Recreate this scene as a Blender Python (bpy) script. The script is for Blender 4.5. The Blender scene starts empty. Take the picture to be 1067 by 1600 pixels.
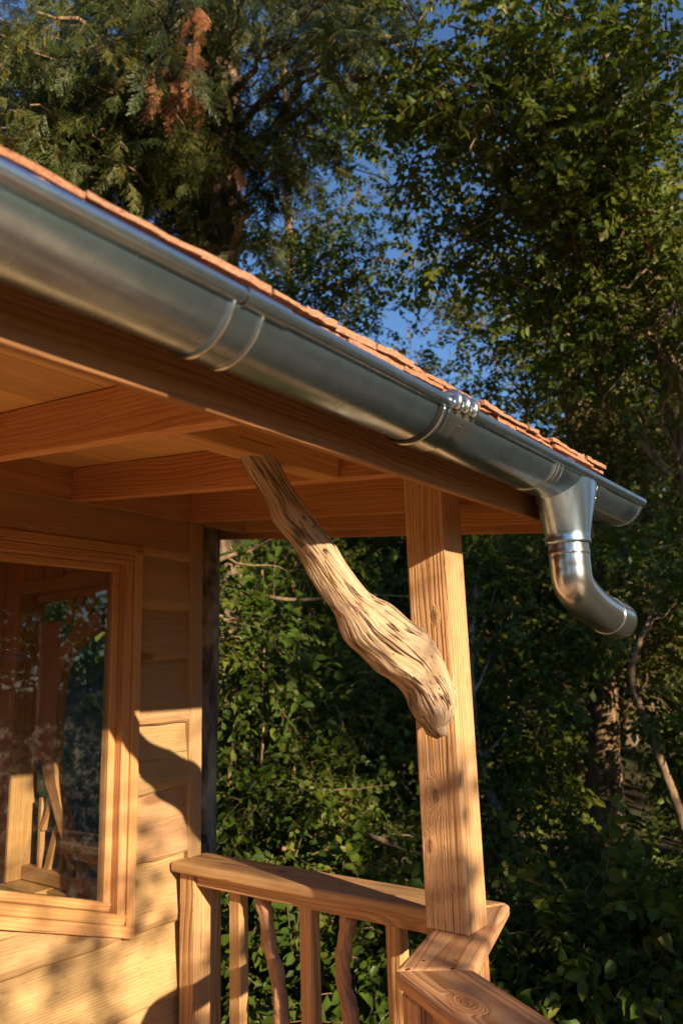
import bpy, bmesh, math, random
import numpy as np
from mathutils import Vector, Matrix

# ------------------------------------------------------------------ set-up
SC = bpy.context.scene
COL = SC.collection
S = 0.77            # metres per layout unit
Z0 = 2.6            # layout height of the ground below the camera
rng = np.random.default_rng(7)
random.seed(7)

# camera: looking along the veranda, pitched up a little
FPX = 1179.76
YAW, PITCH, ROLL = math.radians(37.700), math.radians(12.151), math.radians(-1.919)
_f = np.array([math.cos(PITCH)*math.cos(YAW), math.cos(PITCH)*math.sin(YAW), math.sin(PITCH)])
_r = np.cross(_f, [0, 0, 1]); _r /= np.linalg.norm(_r); _u = np.cross(_r, _f)
CR = np.array([math.cos(ROLL)*_r + math.sin(ROLL)*_u, -math.sin(ROLL)*_r + math.cos(ROLL)*_u, _f])
cam_d = bpy.data.cameras.new("camera"); cam = bpy.data.objects.new("camera", cam_d); COL.objects.link(cam)
M = Matrix.Identity(4)
for i in range(3):
    M[i][0], M[i][1], M[i][2] = CR[0][i], CR[1][i], -CR[2][i]
M[2][3] = Z0*S
cam.matrix_world = M
cam_d.sensor_fit = 'VERTICAL'; cam_d.sensor_height = 36; cam_d.sensor_width = 24
cam_d.lens = FPX/1600*36
cam_d.clip_start = 0.05; cam_d.clip_end = 500
cam_d.dof.use_dof = True; cam_d.dof.focus_distance = 2.55*S; cam_d.dof.aperture_fstop = 3.6
SC.camera = cam

# sun: low and warm, almost square on to the wall
SUN = np.array([-0.27, -1.0, 0.342]); SUN /= np.linalg.norm(SUN)
elev = math.asin(SUN[2])
wd = bpy.data.worlds.new("World"); SC.world = wd; wd.use_nodes = True
nt = wd.node_tree; bg = nt.nodes["Background"]
sky = nt.nodes.new("ShaderNodeTexSky"); sky.sky_type = 'NISHITA'; sky.sun_disc = False
sky.sun_elevation = elev; sky.sun_rotation = math.atan2(SUN[0], SUN[1])
sky.air_density = 1.0; sky.dust_density = 0.1; sky.ozone_density = 5.0
nt.links.new(sky.outputs[0], bg.inputs[0]); bg.inputs[1].default_value = 0.09
sl = bpy.data.lights.new("sun", 'SUN'); sl.energy = 5.0; sl.angle = math.radians(0.6); sl.color = (1.0, 0.80, 0.55)
so = bpy.data.objects.new("sun", sl); COL.objects.link(so)
so.rotation_euler = Vector(SUN).to_track_quat('Z', 'Y').to_euler()
SC.view_settings.view_transform = 'Standard'; SC.view_settings.look = 'None'
SC.view_settings.exposure = 1.08; SC.view_settings.gamma = 1.0
SC.cycles.use_denoising = True
SC.cycles.max_bounces = 10; SC.cycles.diffuse_bounces = 5; SC.cycles.glossy_bounces = 4
SC.cycles.transparent_max_bounces = 12; SC.cycles.transmission_bounces = 6
SC.cycles.caustics_reflective = False; SC.cycles.caustics_refractive = False

# ------------------------------------------------------------------ helpers
ORG = {}
def world(V): return (np.asarray(V, float) + [0, 0, Z0])*S
def ray(px, py):
    v = np.array([(px-533.5)/FPX, -(py-800)/FPX, 1.0]); return CR.T @ v
def at(px, py, d): return ray(px, py)*d        # a point d units in front of the camera
def props(o, label=None, cat=None, group=None, kind=None):
    if label: o["label"] = label
    if cat: o["category"] = cat
    if group: o["group"] = group
    if kind: o["kind"] = kind
    return o
def link(o, origin, parent=None):
    COL.objects.link(o)
    ow = world(origin); ORG[o.name] = np.asarray(origin, float)
    if parent is not None:
        o.parent = parent; o.location = Vector(ow - world(ORG[parent.name]))
    else:
        o.location = Vector(ow)
    return o
def empty(name, origin, parent=None, **k):
    o = bpy.data.objects.new(name, None); o.empty_display_size = 0.1
    link(o, origin, parent); return props(o, **k)
def raw_mesh(name, V, F, origin, attrs=None, smooth=False):
    me = bpy.data.meshes.new(name)
    V = (np.asarray(V, float) - origin)*S
    if isinstance(F, np.ndarray):
        n, k = F.shape
        me.vertices.add(len(V)); me.vertices.foreach_set("co", V.ravel().astype(np.float32))
        me.loops.add(n*k); me.loops.foreach_set("vertex_index", F.ravel().astype(np.int32))
        me.polygons.add(n); me.polygons.foreach_set("loop_start", np.arange(0, n*k, k, dtype=np.int32))
        me.update(calc_edges=True)
    else:
        me.from_pydata(V.tolist(), [], [tuple(map(int, f)) for f in F]); me.update()
    for an, (typ, data) in (attrs or {}).items():
        a = me.attributes.new(an, typ, 'POINT')
        if typ == 'FLOAT_VECTOR': a.data.foreach_set("vector", np.asarray(data, np.float32).ravel())
        else: a.data.foreach_set("value", np.asarray(data, np.float32).ravel())
    if smooth: me.polygons.foreach_set("use_smooth", np.ones(len(me.polygons), bool))
    return me
def mesh(name, V, F, mat, parent=None, origin=None, attrs=None, smooth=False, **k):
    V = np.asarray(V, float)
    if origin is None:
        origin = np.array([(V[:, 0].min()+V[:, 0].max())/2, (V[:, 1].min()+V[:, 1].max())/2, V[:, 2].min()])
    me = raw_mesh(name, V, F, np.asarray(origin, float), attrs, smooth)
    if mat: me.materials.append(mat)
    o = bpy.data.objects.new(name, me); link(o, origin, parent)
    return props(o, **k)
def gofs(): return np.array([rng.uniform(0, 40), rng.uniform(-.12, .12), rng.uniform(.03, .14)])
def box_geo(c, ax, h, bev=0.004, seg=1):
    """bevelled box: centre c, rows of ax = length, width, depth axes, h = half sizes"""
    bm = bmesh.new(); bmesh.ops.create_cube(bm, size=2)
    for v in bm.verts: v.co = Vector((v.co.x*h[0], v.co.y*h[1], v.co.z*h[2]))
    if bev > 0: bmesh.ops.bevel(bm, geom=list(bm.edges), offset=min(bev, min(h)*.45), segments=seg, affect='EDGES', profile=.6)
    L = np.array([v.co[:] for v in bm.verts]); bm.verts.index_update()
    F = [[v.index for v in f.verts] for f in bm.faces]; bm.free()
    return L @ np.asarray(ax) + c, F, L
AX = np.eye(3)
AXY = np.array([[0, 1, 0], [1, 0, 0], [0, 0, 1.]])
AXZ = np.array([[0, 0, 1], [1, 0, 0], [0, 1, 0.]])
def box(name, lo, hi, mat, parent=None, axis=0, bev=.004, seg=1, g=None, **k):
    lo = np.asarray(lo, float); hi = np.asarray(hi, float); c = (lo+hi)/2; h = (hi-lo)/2
    ax = [AX, AXY, AXZ][axis]; hh = np.abs(ax @ h)
    V, F, L = box_geo(c, ax, hh, bev, seg)
    return mesh(name, V, F, mat, parent, attrs={"grain": ('FLOAT_VECTOR', L + (gofs() if g is None else g))}, **k)
def beam(name, p, q, w, d, up, mat, parent=None, bev=.004, g=None, **k):
    """a beam from p to q, w wide across, d deep along 'up'"""
    p = np.asarray(p, float); q = np.asarray(q, float); a = q-p; n = np.linalg.norm(a); a /= n
    up = np.asarray(up, float); b = np.cross(up, a); b /= np.linalg.norm(b); c = np.cross(a, b)
    V, F, L = box_geo((p+q)/2, np.array([a, b, c]), [n/2, w/2, d/2], bev)
    return mesh(name, V, F, mat, parent, attrs={"grain": ('FLOAT_VECTOR', L + (gofs() if g is None else g))}, **k)
def prism(name, poly, z0, z1, mat, parent=None, bev=.012, along=(1, 0), seg=3, g=None, **k):
    """horizontal board with a polygon outline, edges rounded"""
    bm = bmesh.new(); vs = [bm.verts.new((x, y, z0)) for x, y in poly]; f = bm.faces.new(vs)
    r = bmesh.ops.extrude_face_region(bm, geom=[f])
    for v in [e for e in r['geom'] if isinstance(e, bmesh.types.BMVert)]: v.co.z = z1
    bmesh.ops.recalc_face_normals(bm, faces=list(bm.faces))
    if bev: bmesh.ops.bevel(bm, geom=[e for e in bm.edges], offset=bev, segments=seg, affect='EDGES', profile=.5)
    V = np.array([v.co[:] for v in bm.verts]); bm.verts.index_update()
    F = [[v.index for v in f.verts] for f in bm.faces]; bm.free()
    a = np.array([along[0], along[1], 0.]); a /= np.linalg.norm(a); b = np.array([-a[1], a[0], 0])
    c = V.mean(0); L = (V-c) @ np.array([a, b, [0, 0, 1]]).T
    return mesh(name, V, F, mat, parent, attrs={"grain": ('FLOAT_VECTOR', L + (gofs() if g is None else g))}, **k)
def loft(rings, closed=True, cap=(False, False)):
    """rings: list of (n,3); returns V,F as quads"""
    n = len(rings[0]); V = np.concatenate(rings); F = []
    m = n if closed else n-1
    for i in range(len(rings)-1):
        for j in range(m):
            F.append((i*n+j, i*n+(j+1) % n, (i+1)*n+(j+1) % n, (i+1)*n+j))
    if cap[0]: F.append(tuple(range(n))[::-1])
    if cap[1]: F.append(tuple((len(rings)-1)*n+j for j in range(n)))
    return V, F
def frames(P):
    P = np.asarray(P, float); T = np.gradient(P, axis=0); T /= np.linalg.norm(T, axis=1)[:, None]
    N = []; n = np.cross(T[0], [0.3, 0.2, 1]); n /= np.linalg.norm(n)
    for t in T:
        n = n - t*np.dot(n, t); n /= np.linalg.norm(n); N.append(n.copy())
    N = np.array(N); return T, N, np.cross(T, N)
def tube_geo(P, R, sides=8, caps=(False, True)):
    P = np.asarray(P, float); R = np.broadcast_to(np.asarray(R, float), (len(P),))
    T, N, B = frames(P); a = np.linspace(0, 2*math.pi, sides, endpoint=False)
    rings = [P[i] + R[i]*(np.cos(a)[:, None]*N[i] + np.sin(a)[:, None]*B[i]) for i in range(len(P))]
    return loft(rings, True, caps)
def spline(P, n):
    """Catmull-Rom through the rows of P"""
    P = np.asarray(P, float); Q = np.vstack([2*P[0]-P[1], P, 2*P[-1]-P[-2]]); out = []
    t = np.linspace(0, len(P)-1, n)
    for s in t:
        i = min(int(s), len(P)-2); u = s-i; a, b, c, d = Q[i:i+4]
        out.append(.5*((2*b)+(c-a)*u+(2*a-5*b+4*c-d)*u*u+(3*b-a-3*c+d)*u**3))
    return np.array(out)
def vnoise(x, y, seed=0):
    """smooth 2-D value noise in -1..1"""
    x = np.asarray(x, float); y = np.asarray(y, float)
    xi = np.floor(x).astype(np.int64); yi = np.floor(y).astype(np.int64); fx = x-xi; fy = y-yi
    fx = fx*fx*(3-2*fx); fy = fy*fy*(3-2*fy)
    def h(a, b):
        n = (a*374761393 + b*668265263 + seed*982451653) & 0xffffffff
        n = ((n ^ (n >> 13))*1274126177) & 0xffffffff
        return ((n ^ (n >> 16)) & 0xffff)/32767.5-1
    return (h(xi, yi)*(1-fx)+h(xi+1, yi)*fx)*(1-fy)+(h(xi, yi+1)*(1-fx)+h(xi+1, yi+1)*fx)*fy

# ------------------------------------------------------------------ materials
class NT:
    def __init__(s, name):
        s.m = bpy.data.materials.new(name); s.m.use_nodes = True; s.t = s.m.node_tree
        s.b = s.t.nodes["Principled BSDF"]; s.out = s.t.nodes["Material Output"]
    def n(s, typ, **k):
        o = s.t.nodes.new("ShaderNode"+typ)
        for a, v in k.items(): setattr(o, a, v)
        return o
    def put(s, v, sock):
        if hasattr(v, 'is_output') or isinstance(v, bpy.types.NodeSocket): s.t.links.new(v, sock)
        elif isinstance(v, (tuple, list)): sock.default_value = (*v, 1) if len(v) == 3 and len(sock.default_value) == 4 else v
        else: sock.default_value = v
    def math(s, op, a, b=0.0, c=None):
        o = s.n("Math", operation=op); s.put(a, o.inputs[0]); s.put(b, o.inputs[1])
        if c is not None: s.put(c, o.inputs[2])
        return o.outputs[0]
    def vm(s, op, a, b):
        o = s.n("VectorMath", operation=op); s.put(a, o.inputs[0]); s.put(b, o.inputs[1]); return o.outputs[0]
    def noise(s, vec, scale, detail=2, rough=.5, out=0):
        o = s.n("TexNoise"); s.put(vec, o.inputs["Vector"]); o.inputs["Scale"].default_value = scale
        o.inputs["Detail"].default_value = detail; o.inputs["Roughness"].default_value = rough; return o.outputs[out]
    def mapr(s, v, a, b, c=0., d=1., smooth=True):
        o = s.n("MapRange"); o.interpolation_type = 'SMOOTHSTEP' if smooth else 'LINEAR'
        s.put(v, o.inputs[0]); o.inputs[1].default_value = a; o.inputs[2].default_value = b
        o.inputs[3].default_value = c; o.inputs[4].default_value = d; return o.outputs[0]
    def mix(s, f, a, b, typ='MIX'):
        o = s.n("Mix", data_type='RGBA', blend_type=typ); s.put(f, o.inputs[0]); s.put(a, o.inputs[6]); s.put(b, o.inputs[7]); return o.outputs[2]
    def attr(s, name, out="Vector"):
        o = s.n("Attribute"); o.attribute_name = name; return o.outputs[out]
    def bump(s, h, strength=.3, dist=.002):
        o = s.n("Bump"); s.put(h, o.inputs["Height"]); o.inputs["Strength"].default_value = strength; o.inputs["Distance"].default_value = dist
        s.t.links.new(o.outputs[0], s.b.inputs["Normal"])

def wood(name, light, dark, knot, rings=85., rough=.62, contrast=.75, bump=.35, knots=1.0, fiber=.35, blotch=.3, fixed=None, warpa=.06):
    """sawn softwood: growth rings round a pith, cracks, fibres and knots; fixed = knots at given grain positions (x, across, depth or None, size)"""
    N = NT(name); g = N.attr("grain")
    if fixed is None:
        rnd = N.n("ObjectInfo").outputs["Random"]
        cx = N.n("CombineXYZ"); N.put(N.math('MULTIPLY', rnd, 37.), cx.inputs[0]); g = N.vm('ADD', g, cx.outputs[0])
    warp = N.noise(N.vm('MULTIPLY', g, (1.3, 6., 6.)), 1.0, 2, .5, 1)
    warp = N.vm('MULTIPLY', N.vm('SUBTRACT', warp, (.5, .5, .5)), (0., warpa, warpa))
    vor = N.n("TexVoronoi"); N.put(N.vm('MULTIPLY', g, (1.5, 4.2, 2.2)), vor.inputs["Vector"]); vor.inputs["Scale"].default_value = 1.0
    dist = vor.outputs["Distance"]
    k = N.math('MULTIPLY', N.math('POWER', N.mapr(dist, 0.0, .42, 1.0, 0.0), 2.0), .055*knots)
    kc = N.math('MULTIPLY', N.mapr(dist, .05, .13, 1., 0.), .8*knots)
    for (kx, ky, kz, ks) in (fixed or ()):
        v = N.vm('SUBTRACT', g, (kx, ky if ky is not None else 0., kz if kz is not None else 0.))
        v = N.vm('MULTIPLY', v, (.52/ks, (0. if ky is None else 1.)/ks, (0. if kz is None else 1.)/ks))
        l = N.n("VectorMath", operation='LENGTH'); N.put(v, l.inputs[0]); d = l.outputs["Value"]
        wob = N.math('ADD', N.math('MULTIPLY', N.math('SUBTRACT', N.noise(g, 26., 2), .5), .7), N.math('MULTIPLY', N.math('SUBTRACT', N.noise(N.vm('MULTIPLY', g, (5., 12., 12.)), 1., 1), .5), 1.6)); d = N.math('ADD', d, wob)
        k = N.math('ADD', k, N.math('MULTIPLY', N.math('POWER', N.mapr(d, 0., 3.2, 1., 0.), 2.2), .085))
        kc = N.math('MAXIMUM', kc, N.math('MULTIPLY', N.mapr(d, .55, .95, .85, 0.), N.mapr(N.noise(g, 55., 3), .25, .6, .45, 1.)))
    sp = N.n("SeparateXYZ"); N.put(N.vm('ADD', g, warp), sp.inputs[0])
    cb = N.n("CombineXYZ"); N.put(sp.outputs[1], cb.inputs[1]); N.put(sp.outputs[2], cb.inputs[2])
    ln = N.n("VectorMath", operation='LENGTH'); N.put(cb.outputs[0], ln.inputs[0]); r = ln.outputs["Value"]
    r = N.math('ADD', r, k)
    cr = N.n("CombineXYZ"); N.put(N.math('MULTIPLY', r, 26.), cr.inputs[0]); N.put(N.math('MULTIPLY', sp.outputs[0], .6), cr.inputs[1])
    fr = N.math('FRACT', N.math('ADD', N.math('MULTIPLY', r, rings), N.math('MULTIPLY', N.noise(cr.outputs[0], 1., 2), 3.2)))
    ring = N.math('MULTIPLY', N.mapr(fr, .1, .80, 0., 1.), N.mapr(fr, .88, 1.0, 1., 0.))
    vary = N.noise(N.vm('MULTIPLY', g, (.5, 9., 9.)), 1.0, 1)
    ring = N.math('MULTIPLY', ring, N.mapr(vary, .3, .7, .4, 1.))
    fib = N.noise(N.vm('MULTIPLY', g, (4., 150., 150.)), 1.0, 2, .6)
    pore = N.mapr(N.noise(N.vm('MULTIPLY', g, (22., 260., 260.)), 1.0, 1), .66, .74)
    blo = N.noise(N.vm('MULTIPLY', g, (1.4, 4., 4.)), 1.0, 3, .6)
    col = N.mix(N.math('MULTIPLY', ring, contrast), light, dark)
    col = N.mix(N.math('MULTIPLY', N.mapr(fib, .35, .75), fiber), col, dark)
    col = N.mix(N.math('MULTIPLY', N.mapr(blo, .42, .75), blotch), col, tuple(x*.72 for x in dark))
    col = N.mix(N.math('MULTIPLY', pore, .45), col, tuple(x*.5 for x in dark))
    col = N.mix(kc, col, knot)
    ck = N.noise(N.vm('MULTIPLY', g, (2.2, 70., 70.)), 1.0, 1)
    ck = N.mapr(ck, .735, .76)
    col = N.mix(N.math('MULTIPLY', ck, .7), col, tuple(x*.35 for x in dark))
    oi = N.n("ObjectInfo").outputs["Random"]
    hs = N.n("HueSaturation"); N.put(N.math('ADD', .80, N.math('MULTIPLY', oi, .34)), hs.inputs["Value"]); N.put(N.math('ADD', .49, N.math('MULTIPLY', N.math('FRACT', N.math('MULTIPLY', oi, 17.3)), .018)), hs.inputs["Hue"]); N.put(col, hs.inputs["Color"]); col = hs.outputs[0]
    N.put(col, N.b.inputs["Base Color"]); N.b.inputs["Roughness"].default_value = rough
    N.b.inputs["Specular IOR Level"].default_value = .3
    h = N.math('SUBTRACT', N.math('ADD', N.math('MULTIPLY', ring, .6), N.math('MULTIPLY', fib, .8)), N.math('ADD', N.math('MULTIPLY', ck, 1.), N.math('MULTIPLY', pore, .5)))
    N.bump(h, bump, .004)
    return N.m

W_SIDE = wood("siding_wood", (.475, .30, .145), (.33, .185, .075), (.16, .07, .025), rings=95, contrast=.4, rough=.7, blotch=.25, knots=.9, bump=.5)
W_POST = wood("post_wood", (.60, .365, .185), (.30, .13, .045), (.2, .09, .03), rings=72, contrast=1.0, bump=.7)
W_RAFT = wood("rafter_wood", (.60, .315, .12), (.36, .15, .045), (.17, .07, .02), rings=65, contrast=.75)
W_CEIL = wood("ceiling_wood", (.66, .385, .15), (.46, .235, .08), (.3, .14, .05), rings=40, contrast=.35, knots=.3, blotch=.15)
W_FASC = wood("shaded_fascia_wood", (.36, .19, .075), (.25, .115, .04), (.12, .05, .02), rings=110, contrast=.5, knots=.4)  # darkened so the board carries the gutter's shade in its colour
W_TRIM = wood("window_wood", (.56, .31, .13), (.38, .18, .06), (.17, .07, .025), rings=95, contrast=.6, knots=.5)
W_RAIL = wood("rail_wood", (.64, .385, .185), (.38, .175, .065), (.17, .07, .025), rings=58, contrast=.95, bump=.35)
W_DECK = wood("deck_wood", (.70, .48, .26), (.56, .35, .17), (.17, .08, .03), rings=90, contrast=.5)  # kept very pale to bounce more sun up under the roof
W_POST1 = wood("post_wood_knotty", (.57, .345, .17), (.35, .165, .06), (.19, .085, .03), rings=62, contrast=.8, bump=.7, knots=.2, warpa=.045,
    fixed=[(2.955, None, .088, .016), (2.80, None, .118, .013), (3.52, None, .05, .008), (3.66, .10, None, .006)])
W_RAIL3 = wood("near_rail_wood", (.64, .385, .185), (.38, .175, .065), (.20, .085, .03), rings=60, contrast=.95, knots=.2, warpa=.04, fixed=[(3.93, .03, None, .019), (3.2, -.04, None, .010)])
W_RAIL1 = wood("far_rail_wood", (.64, .385, .185), (.38, .175, .065), (.20, .085, .03), rings=60, contrast=.95, knots=.2, warpa=.04, fixed=[(3.18, .01, None, .016), (2.6, .06, None, .010)])
W_BRAN = wood("branch_wood", (.54, .32, .17), (.28, .13, .055), (.08, .03, .015), rings=150, contrast=.5, bump=.6)
W_IN = wood("lining_wood", (.58, .29, .13), (.44, .19, .07), (.13, .05, .02), rings=95, contrast=.45, knots=.5)

def shingle_mat():
    N = NT("cedar_shingle"); g = N.attr("grain")
    rnd = N.n("ObjectInfo").outputs["Random"]
    a = N.noise(N.vm('MULTIPLY', g, (4., 60., 200.)), 1., 3, .6)
    b = N.noise(N.vm('MULTIPLY', g, (90., 90., 90.)), 1., 3, .7)
    col = N.mix(N.mapr(a, .3, .7), (.33, .13, .065), (.50, .235, .125))
    col = N.mix(N.mapr(b, .48, .7), col, (.24, .09, .04))
    col = N.mix(N.math('MULTIPLY', rnd, .4), col, (.44, .27, .18))
    N.put(col, N.b.inputs["Base Color"]); N.b.inputs["Roughness"].default_value = .85
    N.bump(N.math('ADD', a, b), .9, .006); return N.m
M_SHIN = shingle_mat()

def zinc(name, base=(.46, .60, .74), rough=.27, metal=.96, spk=1.):  # blue-grey zinc, tinted bluer to carry reflected sky in its colour
    N = NT(name); tc = N.n("TexCoord").outputs["Object"]
    sp = N.noise(tc, 38., 4, .65); big = N.noise(N.vm('MULTIPLY', tc, (2.5, 9., 9.)), 1., 3, .6)
    speck = N.mapr(N.noise(tc, 190., 2, .5), .71, .76)
    col = N.mix(N.mapr(sp, .3, .75), base, tuple(x*(1-.2*spk) for x in base))
    col = N.mix(N.math('MULTIPLY', speck, .6*spk), col, (.7, .68, .62))
    dirt = N.mapr(big, .58, .85); smear = N.noise(N.vm('MULTIPLY', tc, (45., 5., 5.)), 1., 3, .6)
    col = N.mix(N.math('MULTIPLY', dirt, .35*spk), col, (.16, .13, .10))
    N.put(col, N.b.inputs["Base Color"]); N.b.inputs["Metallic"].default_value = metal
    col = N.mix(N.math('MULTIPLY', N.mapr(smear, .52, .8), .07*spk), col, (.30, .29, .27)); N.put(col, N.b.inputs["Base Color"])
    N.put(N.math('ADD', rough-.06, N.math('ADD', N.math('MULTIPLY', sp, .08*spk), N.math('MULTIPLY', N.mapr(smear, .4, .75), .03*spk))), N.b.inputs["Roughness"])
    N.bump(big, .05, .004); return N.m
M_ZINC = zinc("zinc"); M_ZINC2 = zinc("zinc_bright", (.50, .51, .51), .27, .95, .4)
def plain(name, col, rough=.6, metal=0., spec=.4):
    N = NT(name); tc = N.n("TexCoord").outputs["Object"]
    n = N.noise(tc, 60., 3, .6); c = N.mix(n, col, tuple(x*.75 for x in col))
    N.put(c, N.b.inputs["Base Color"]); N.b.inputs["Roughness"].default_value = rough; N.b.inputs["Metallic"].default_value = metal
    N.b.inputs["Specular IOR Level"].default_value = spec; return N.m
M_RUB = plain("rubber_seal", (.03, .028, .026), .55); M_SCREW = plain("screw_steel", (.10, .07, .05), .5, .6)
M_MARK = plain("embossed_mark", (.55, .54, .50), .3, .9)
def glass_mat():
    N = NT("window_glass"); t = N.t; lw = N.n("Fresnel"); lw.inputs[0].default_value = 1.5
    tr = N.n("BsdfTransparent"); tr.inputs[0].default_value = (.93, .95, .93, 1); gl = N.n("BsdfGlossy"); gl.inputs["Roughness"].default_value = .015
    tc = N.n("TexCoord").outputs["Object"]
    dust = N.mapr(N.noise(tc, 26., 5, .7), .45, .85, .0, .05)
    df = N.n("BsdfDiffuse"); df.inputs[0].default_value = (.6, .55, .48, 1)
    f = N.math('MULTIPLY', lw.outputs[0], 1.0)
    m1 = N.n("MixShader"); N.put(f, m1.inputs[0]); t.links.new(tr.outputs[0], m1.inputs[1]); t.links.new(gl.outputs[0], m1.inputs[2])
    m2 = N.n("MixShader"); N.put(dust, m2.inputs[0]); t.links.new(m1.outputs[0], m2.inputs[1]); t.links.new(df.outputs[0], m2.inputs[2])
    t.links.new(m2.outputs[0], N.out.inputs[0]); return N.m
M_GLASS = glass_mat()
def drift_mat():
    N = NT("driftwood"); g = N.attr("grain"); cav = N.attr("cav", "Fac")
    wp = N.vm('MULTIPLY', N.vm('SUBTRACT', N.noise(N.vm('MULTIPLY', g, (3., 14., 14.)), 1., 2, .5, 1), (.5, .5, .5)), (.0, .035, .035)); g = N.vm('ADD', g, wp)
    a = N.noise(N.vm('MULTIPLY', g, (5., 70., 70.)), 1., 4, .65); b = N.noise(N.vm('MULTIPLY', g, (3., 12., 12.)), 1., 3, .6)
    def line(sc, seed, w):
        n = N.noise(N.vm('ADD', N.vm('MULTIPLY', g, sc), (seed, seed, 0.)), 1., 1); return N.mapr(N.math('ABSOLUTE', N.math('SUBTRACT', n, .5)), .0, w, 1., 0.)
    m1 = N.mapr(N.noise(N.vm('MULTIPLY', g, (5., 18., 18.)), 1., 2), .47, .6); m2 = N.mapr(N.noise(N.vm('MULTIPLY', g, (6., 30., 30.)), 1., 2), .49, .58)
    ck = N.math('MAXIMUM', N.math('MULTIPLY', line((1.5, 30., 30.), 3.1, .03), m1), N.math('MULTIPLY', line((3., 70., 70.), 7.7, .045), m2))
    pit = N.mapr(N.noise(N.vm('MULTIPLY', g, (22., 80., 80.)), 1., 1), .74, .79)
    col = N.mix(N.mapr(a, .3, .7), (.58, .42, .28), (.43, .29, .175))
    col = N.mix(N.math('MULTIPLY', N.mapr(b, .5, .75), .55), col, (.46, .27, .12))
    col = N.mix(N.math('MULTIPLY', N.mapr(b, .45, .25), .35), col, (.50, .44, .37))
    col = N.mix(N.math('MULTIPLY', N.math('MAXIMUM', cav, N.math('MAXIMUM', ck, N.math('MULTIPLY', pit, .6))), .68), col, (.13, .07, .035))
    N.put(col, N.b.inputs["Base Color"]); N.b.inputs["Roughness"].default_value = .8; N.b.inputs["Specular IOR Level"].default_value = .2
    h = N.math('SUBTRACT', N.math('ADD', N.math('MULTIPLY', a, .6), N.math('MULTIPLY', b, .8)), N.math('ADD', N.math('MULTIPLY', ck, 1.4), pit))
    N.bump(h, 1., .016); return N.m
M_DRIFT = drift_mat()
def bark(name, c1, c2, sc=1., lichen=None):
    N = NT(name); tc = N.n("TexCoord").outputs["Object"]
    a = N.noise(N.vm('MULTIPLY', tc, (22.*sc, 22.*sc, 5.*sc)), 1., 5, .7)
    b = N.noise(tc, 3.*sc, 3, .6)
    col = N.mix(N.mapr(a, .35, .65), c1, c2)
    if lichen: col = N.mix(N.mapr(b, .5, .62), col, lichen)
    N.put(col, N.b.inputs["Base Color"]); N.b.inputs["Roughness"].default_value = .9; N.b.inputs["Specular IOR Level"].default_value = .15
    N.bump(a, .9, .03); return N.m
B_CEDAR = bark("cedar_bark", (.16, .10, .06), (.36, .25, .16)); B_BROWN = bark("brown_bark", (.10, .065, .035), (.30, .20, .11))
B_GREY = bark("grey_bark", (.10, .085, .07), (.33, .29, .24), 1.2, (.46, .42, .36)); B_TWIG = bark("twig_bark", (.20, .13, .075), (.32, .22, .13), 2.)
def leaf_mat(name, c1, c2, c3, trans=.35):
    N = NT(name); r = N.attr("rnd", "Fac")
    o = N.n("ValToRGB"); e = o.color_ramp.elements; e[0].color = (*c1, 1); e[1].color = (*c3, 1); m = e.new(.6); m.color = (*c2, 1)
    N.put(r, o.inputs[0]); col = o.outputs[0]
    N.put(col, N.b.inputs["Base Color"]); N.b.inputs["Roughness"].default_value = .45; N.b.inputs["Specular IOR Level"].default_value = .28
    tl = N.n("BsdfTranslucent"); N.put(N.mix(.5, col, (.16, .20, .02), 'MIX'), tl.inputs[0])
    mx = N.n("MixShader"); mx.inputs[0].default_value = trans
    N.t.links.new(N.b.outputs[0], mx.inputs[1]); N.t.links.new(tl.outputs[0], mx.inputs[2]); N.t.links.new(mx.outputs[0], N.out.inputs[0]); return N.m
L_BROAD = leaf_mat("broad_leaf", (.06, .105, .012), (.115, .165, .02), (.24, .22, .035), .45)
L_DARK = leaf_mat("dark_leaf", (.04, .08, .010), (.075, .125, .015), (.15, .165, .02), .4)
L_OLIVE = leaf_mat("olive_leaf", (.085, .105, .018), (.155, .16, .032), (.30, .25, .08), .45)
L_CEDAR = leaf_mat("cedar_frond", (.028, .045, .009), (.05, .068, .012), (.14, .115, .02), .2)
L_DEAD = leaf_mat("dead_frond", (.30, .11, .045), (.36, .14, .055), (.42, .20, .085), .3)
def onX(px, py, X): r = ray(px, py); return r*(X/r[0])
def onY(px, py, Y): r = ray(px, py); return r*(Y/r[1])

# ------------------------------------------------------------------ ground and deck
def gz(x, y):
    d = np.hypot(x-1.5, y-1.5); along = x*.79+y*.61
    bank = np.clip(along-9., 0, 30)*.30
    return -2.6 + bank*np.clip((d-7)/6, 0, 1) + .12*vnoise(x*.6, y*.6, 3) + .05*vnoise(x*2.1, y*2.1, 4)
def build_ground():
    N = NT("forest_floor"); tc = N.n("TexCoord").outputs["Object"]
    a = N.noise(tc, 1.3, 5, .65); b = N.noise(tc, 24., 5, .7)
    c = N.mix(N.mapr(a, .35, .65), (.055, .036, .02), (.05, .055, .018)); c = N.mix(N.mapr(b, .5, .75), c, (.13, .085, .045))
    N.put(c, N.b.inputs["Base Color"]); N.b.inputs["Roughness"].default_value = .95; N.bump(b, .8, .05)
    xs = np.concatenate([[-160, -90, -50], np.linspace(-26, 40, 100), [60, 100, 180]])
    ys = np.concatenate([[-180, -100, -50], np.linspace(-26, 40, 100), [60, 100, 180]])
    X, Y = np.meshgrid(xs, ys); Z = gz(X, Y); n, m = X.shape
    V = np.stack([X.ravel(), Y.ravel(), Z.ravel()], 1); i = np.arange(n*m).reshape(n, m)
    F = np.stack([i[:-1, :-1].ravel(), i[:-1, 1:].ravel(), i[1:, 1:].ravel(), i[1:, :-1].ravel()], 1)
    mesh("ground", V, F, N.m, origin=(0, 0, -2.6), smooth=True, kind="structure")
build_ground()
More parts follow.
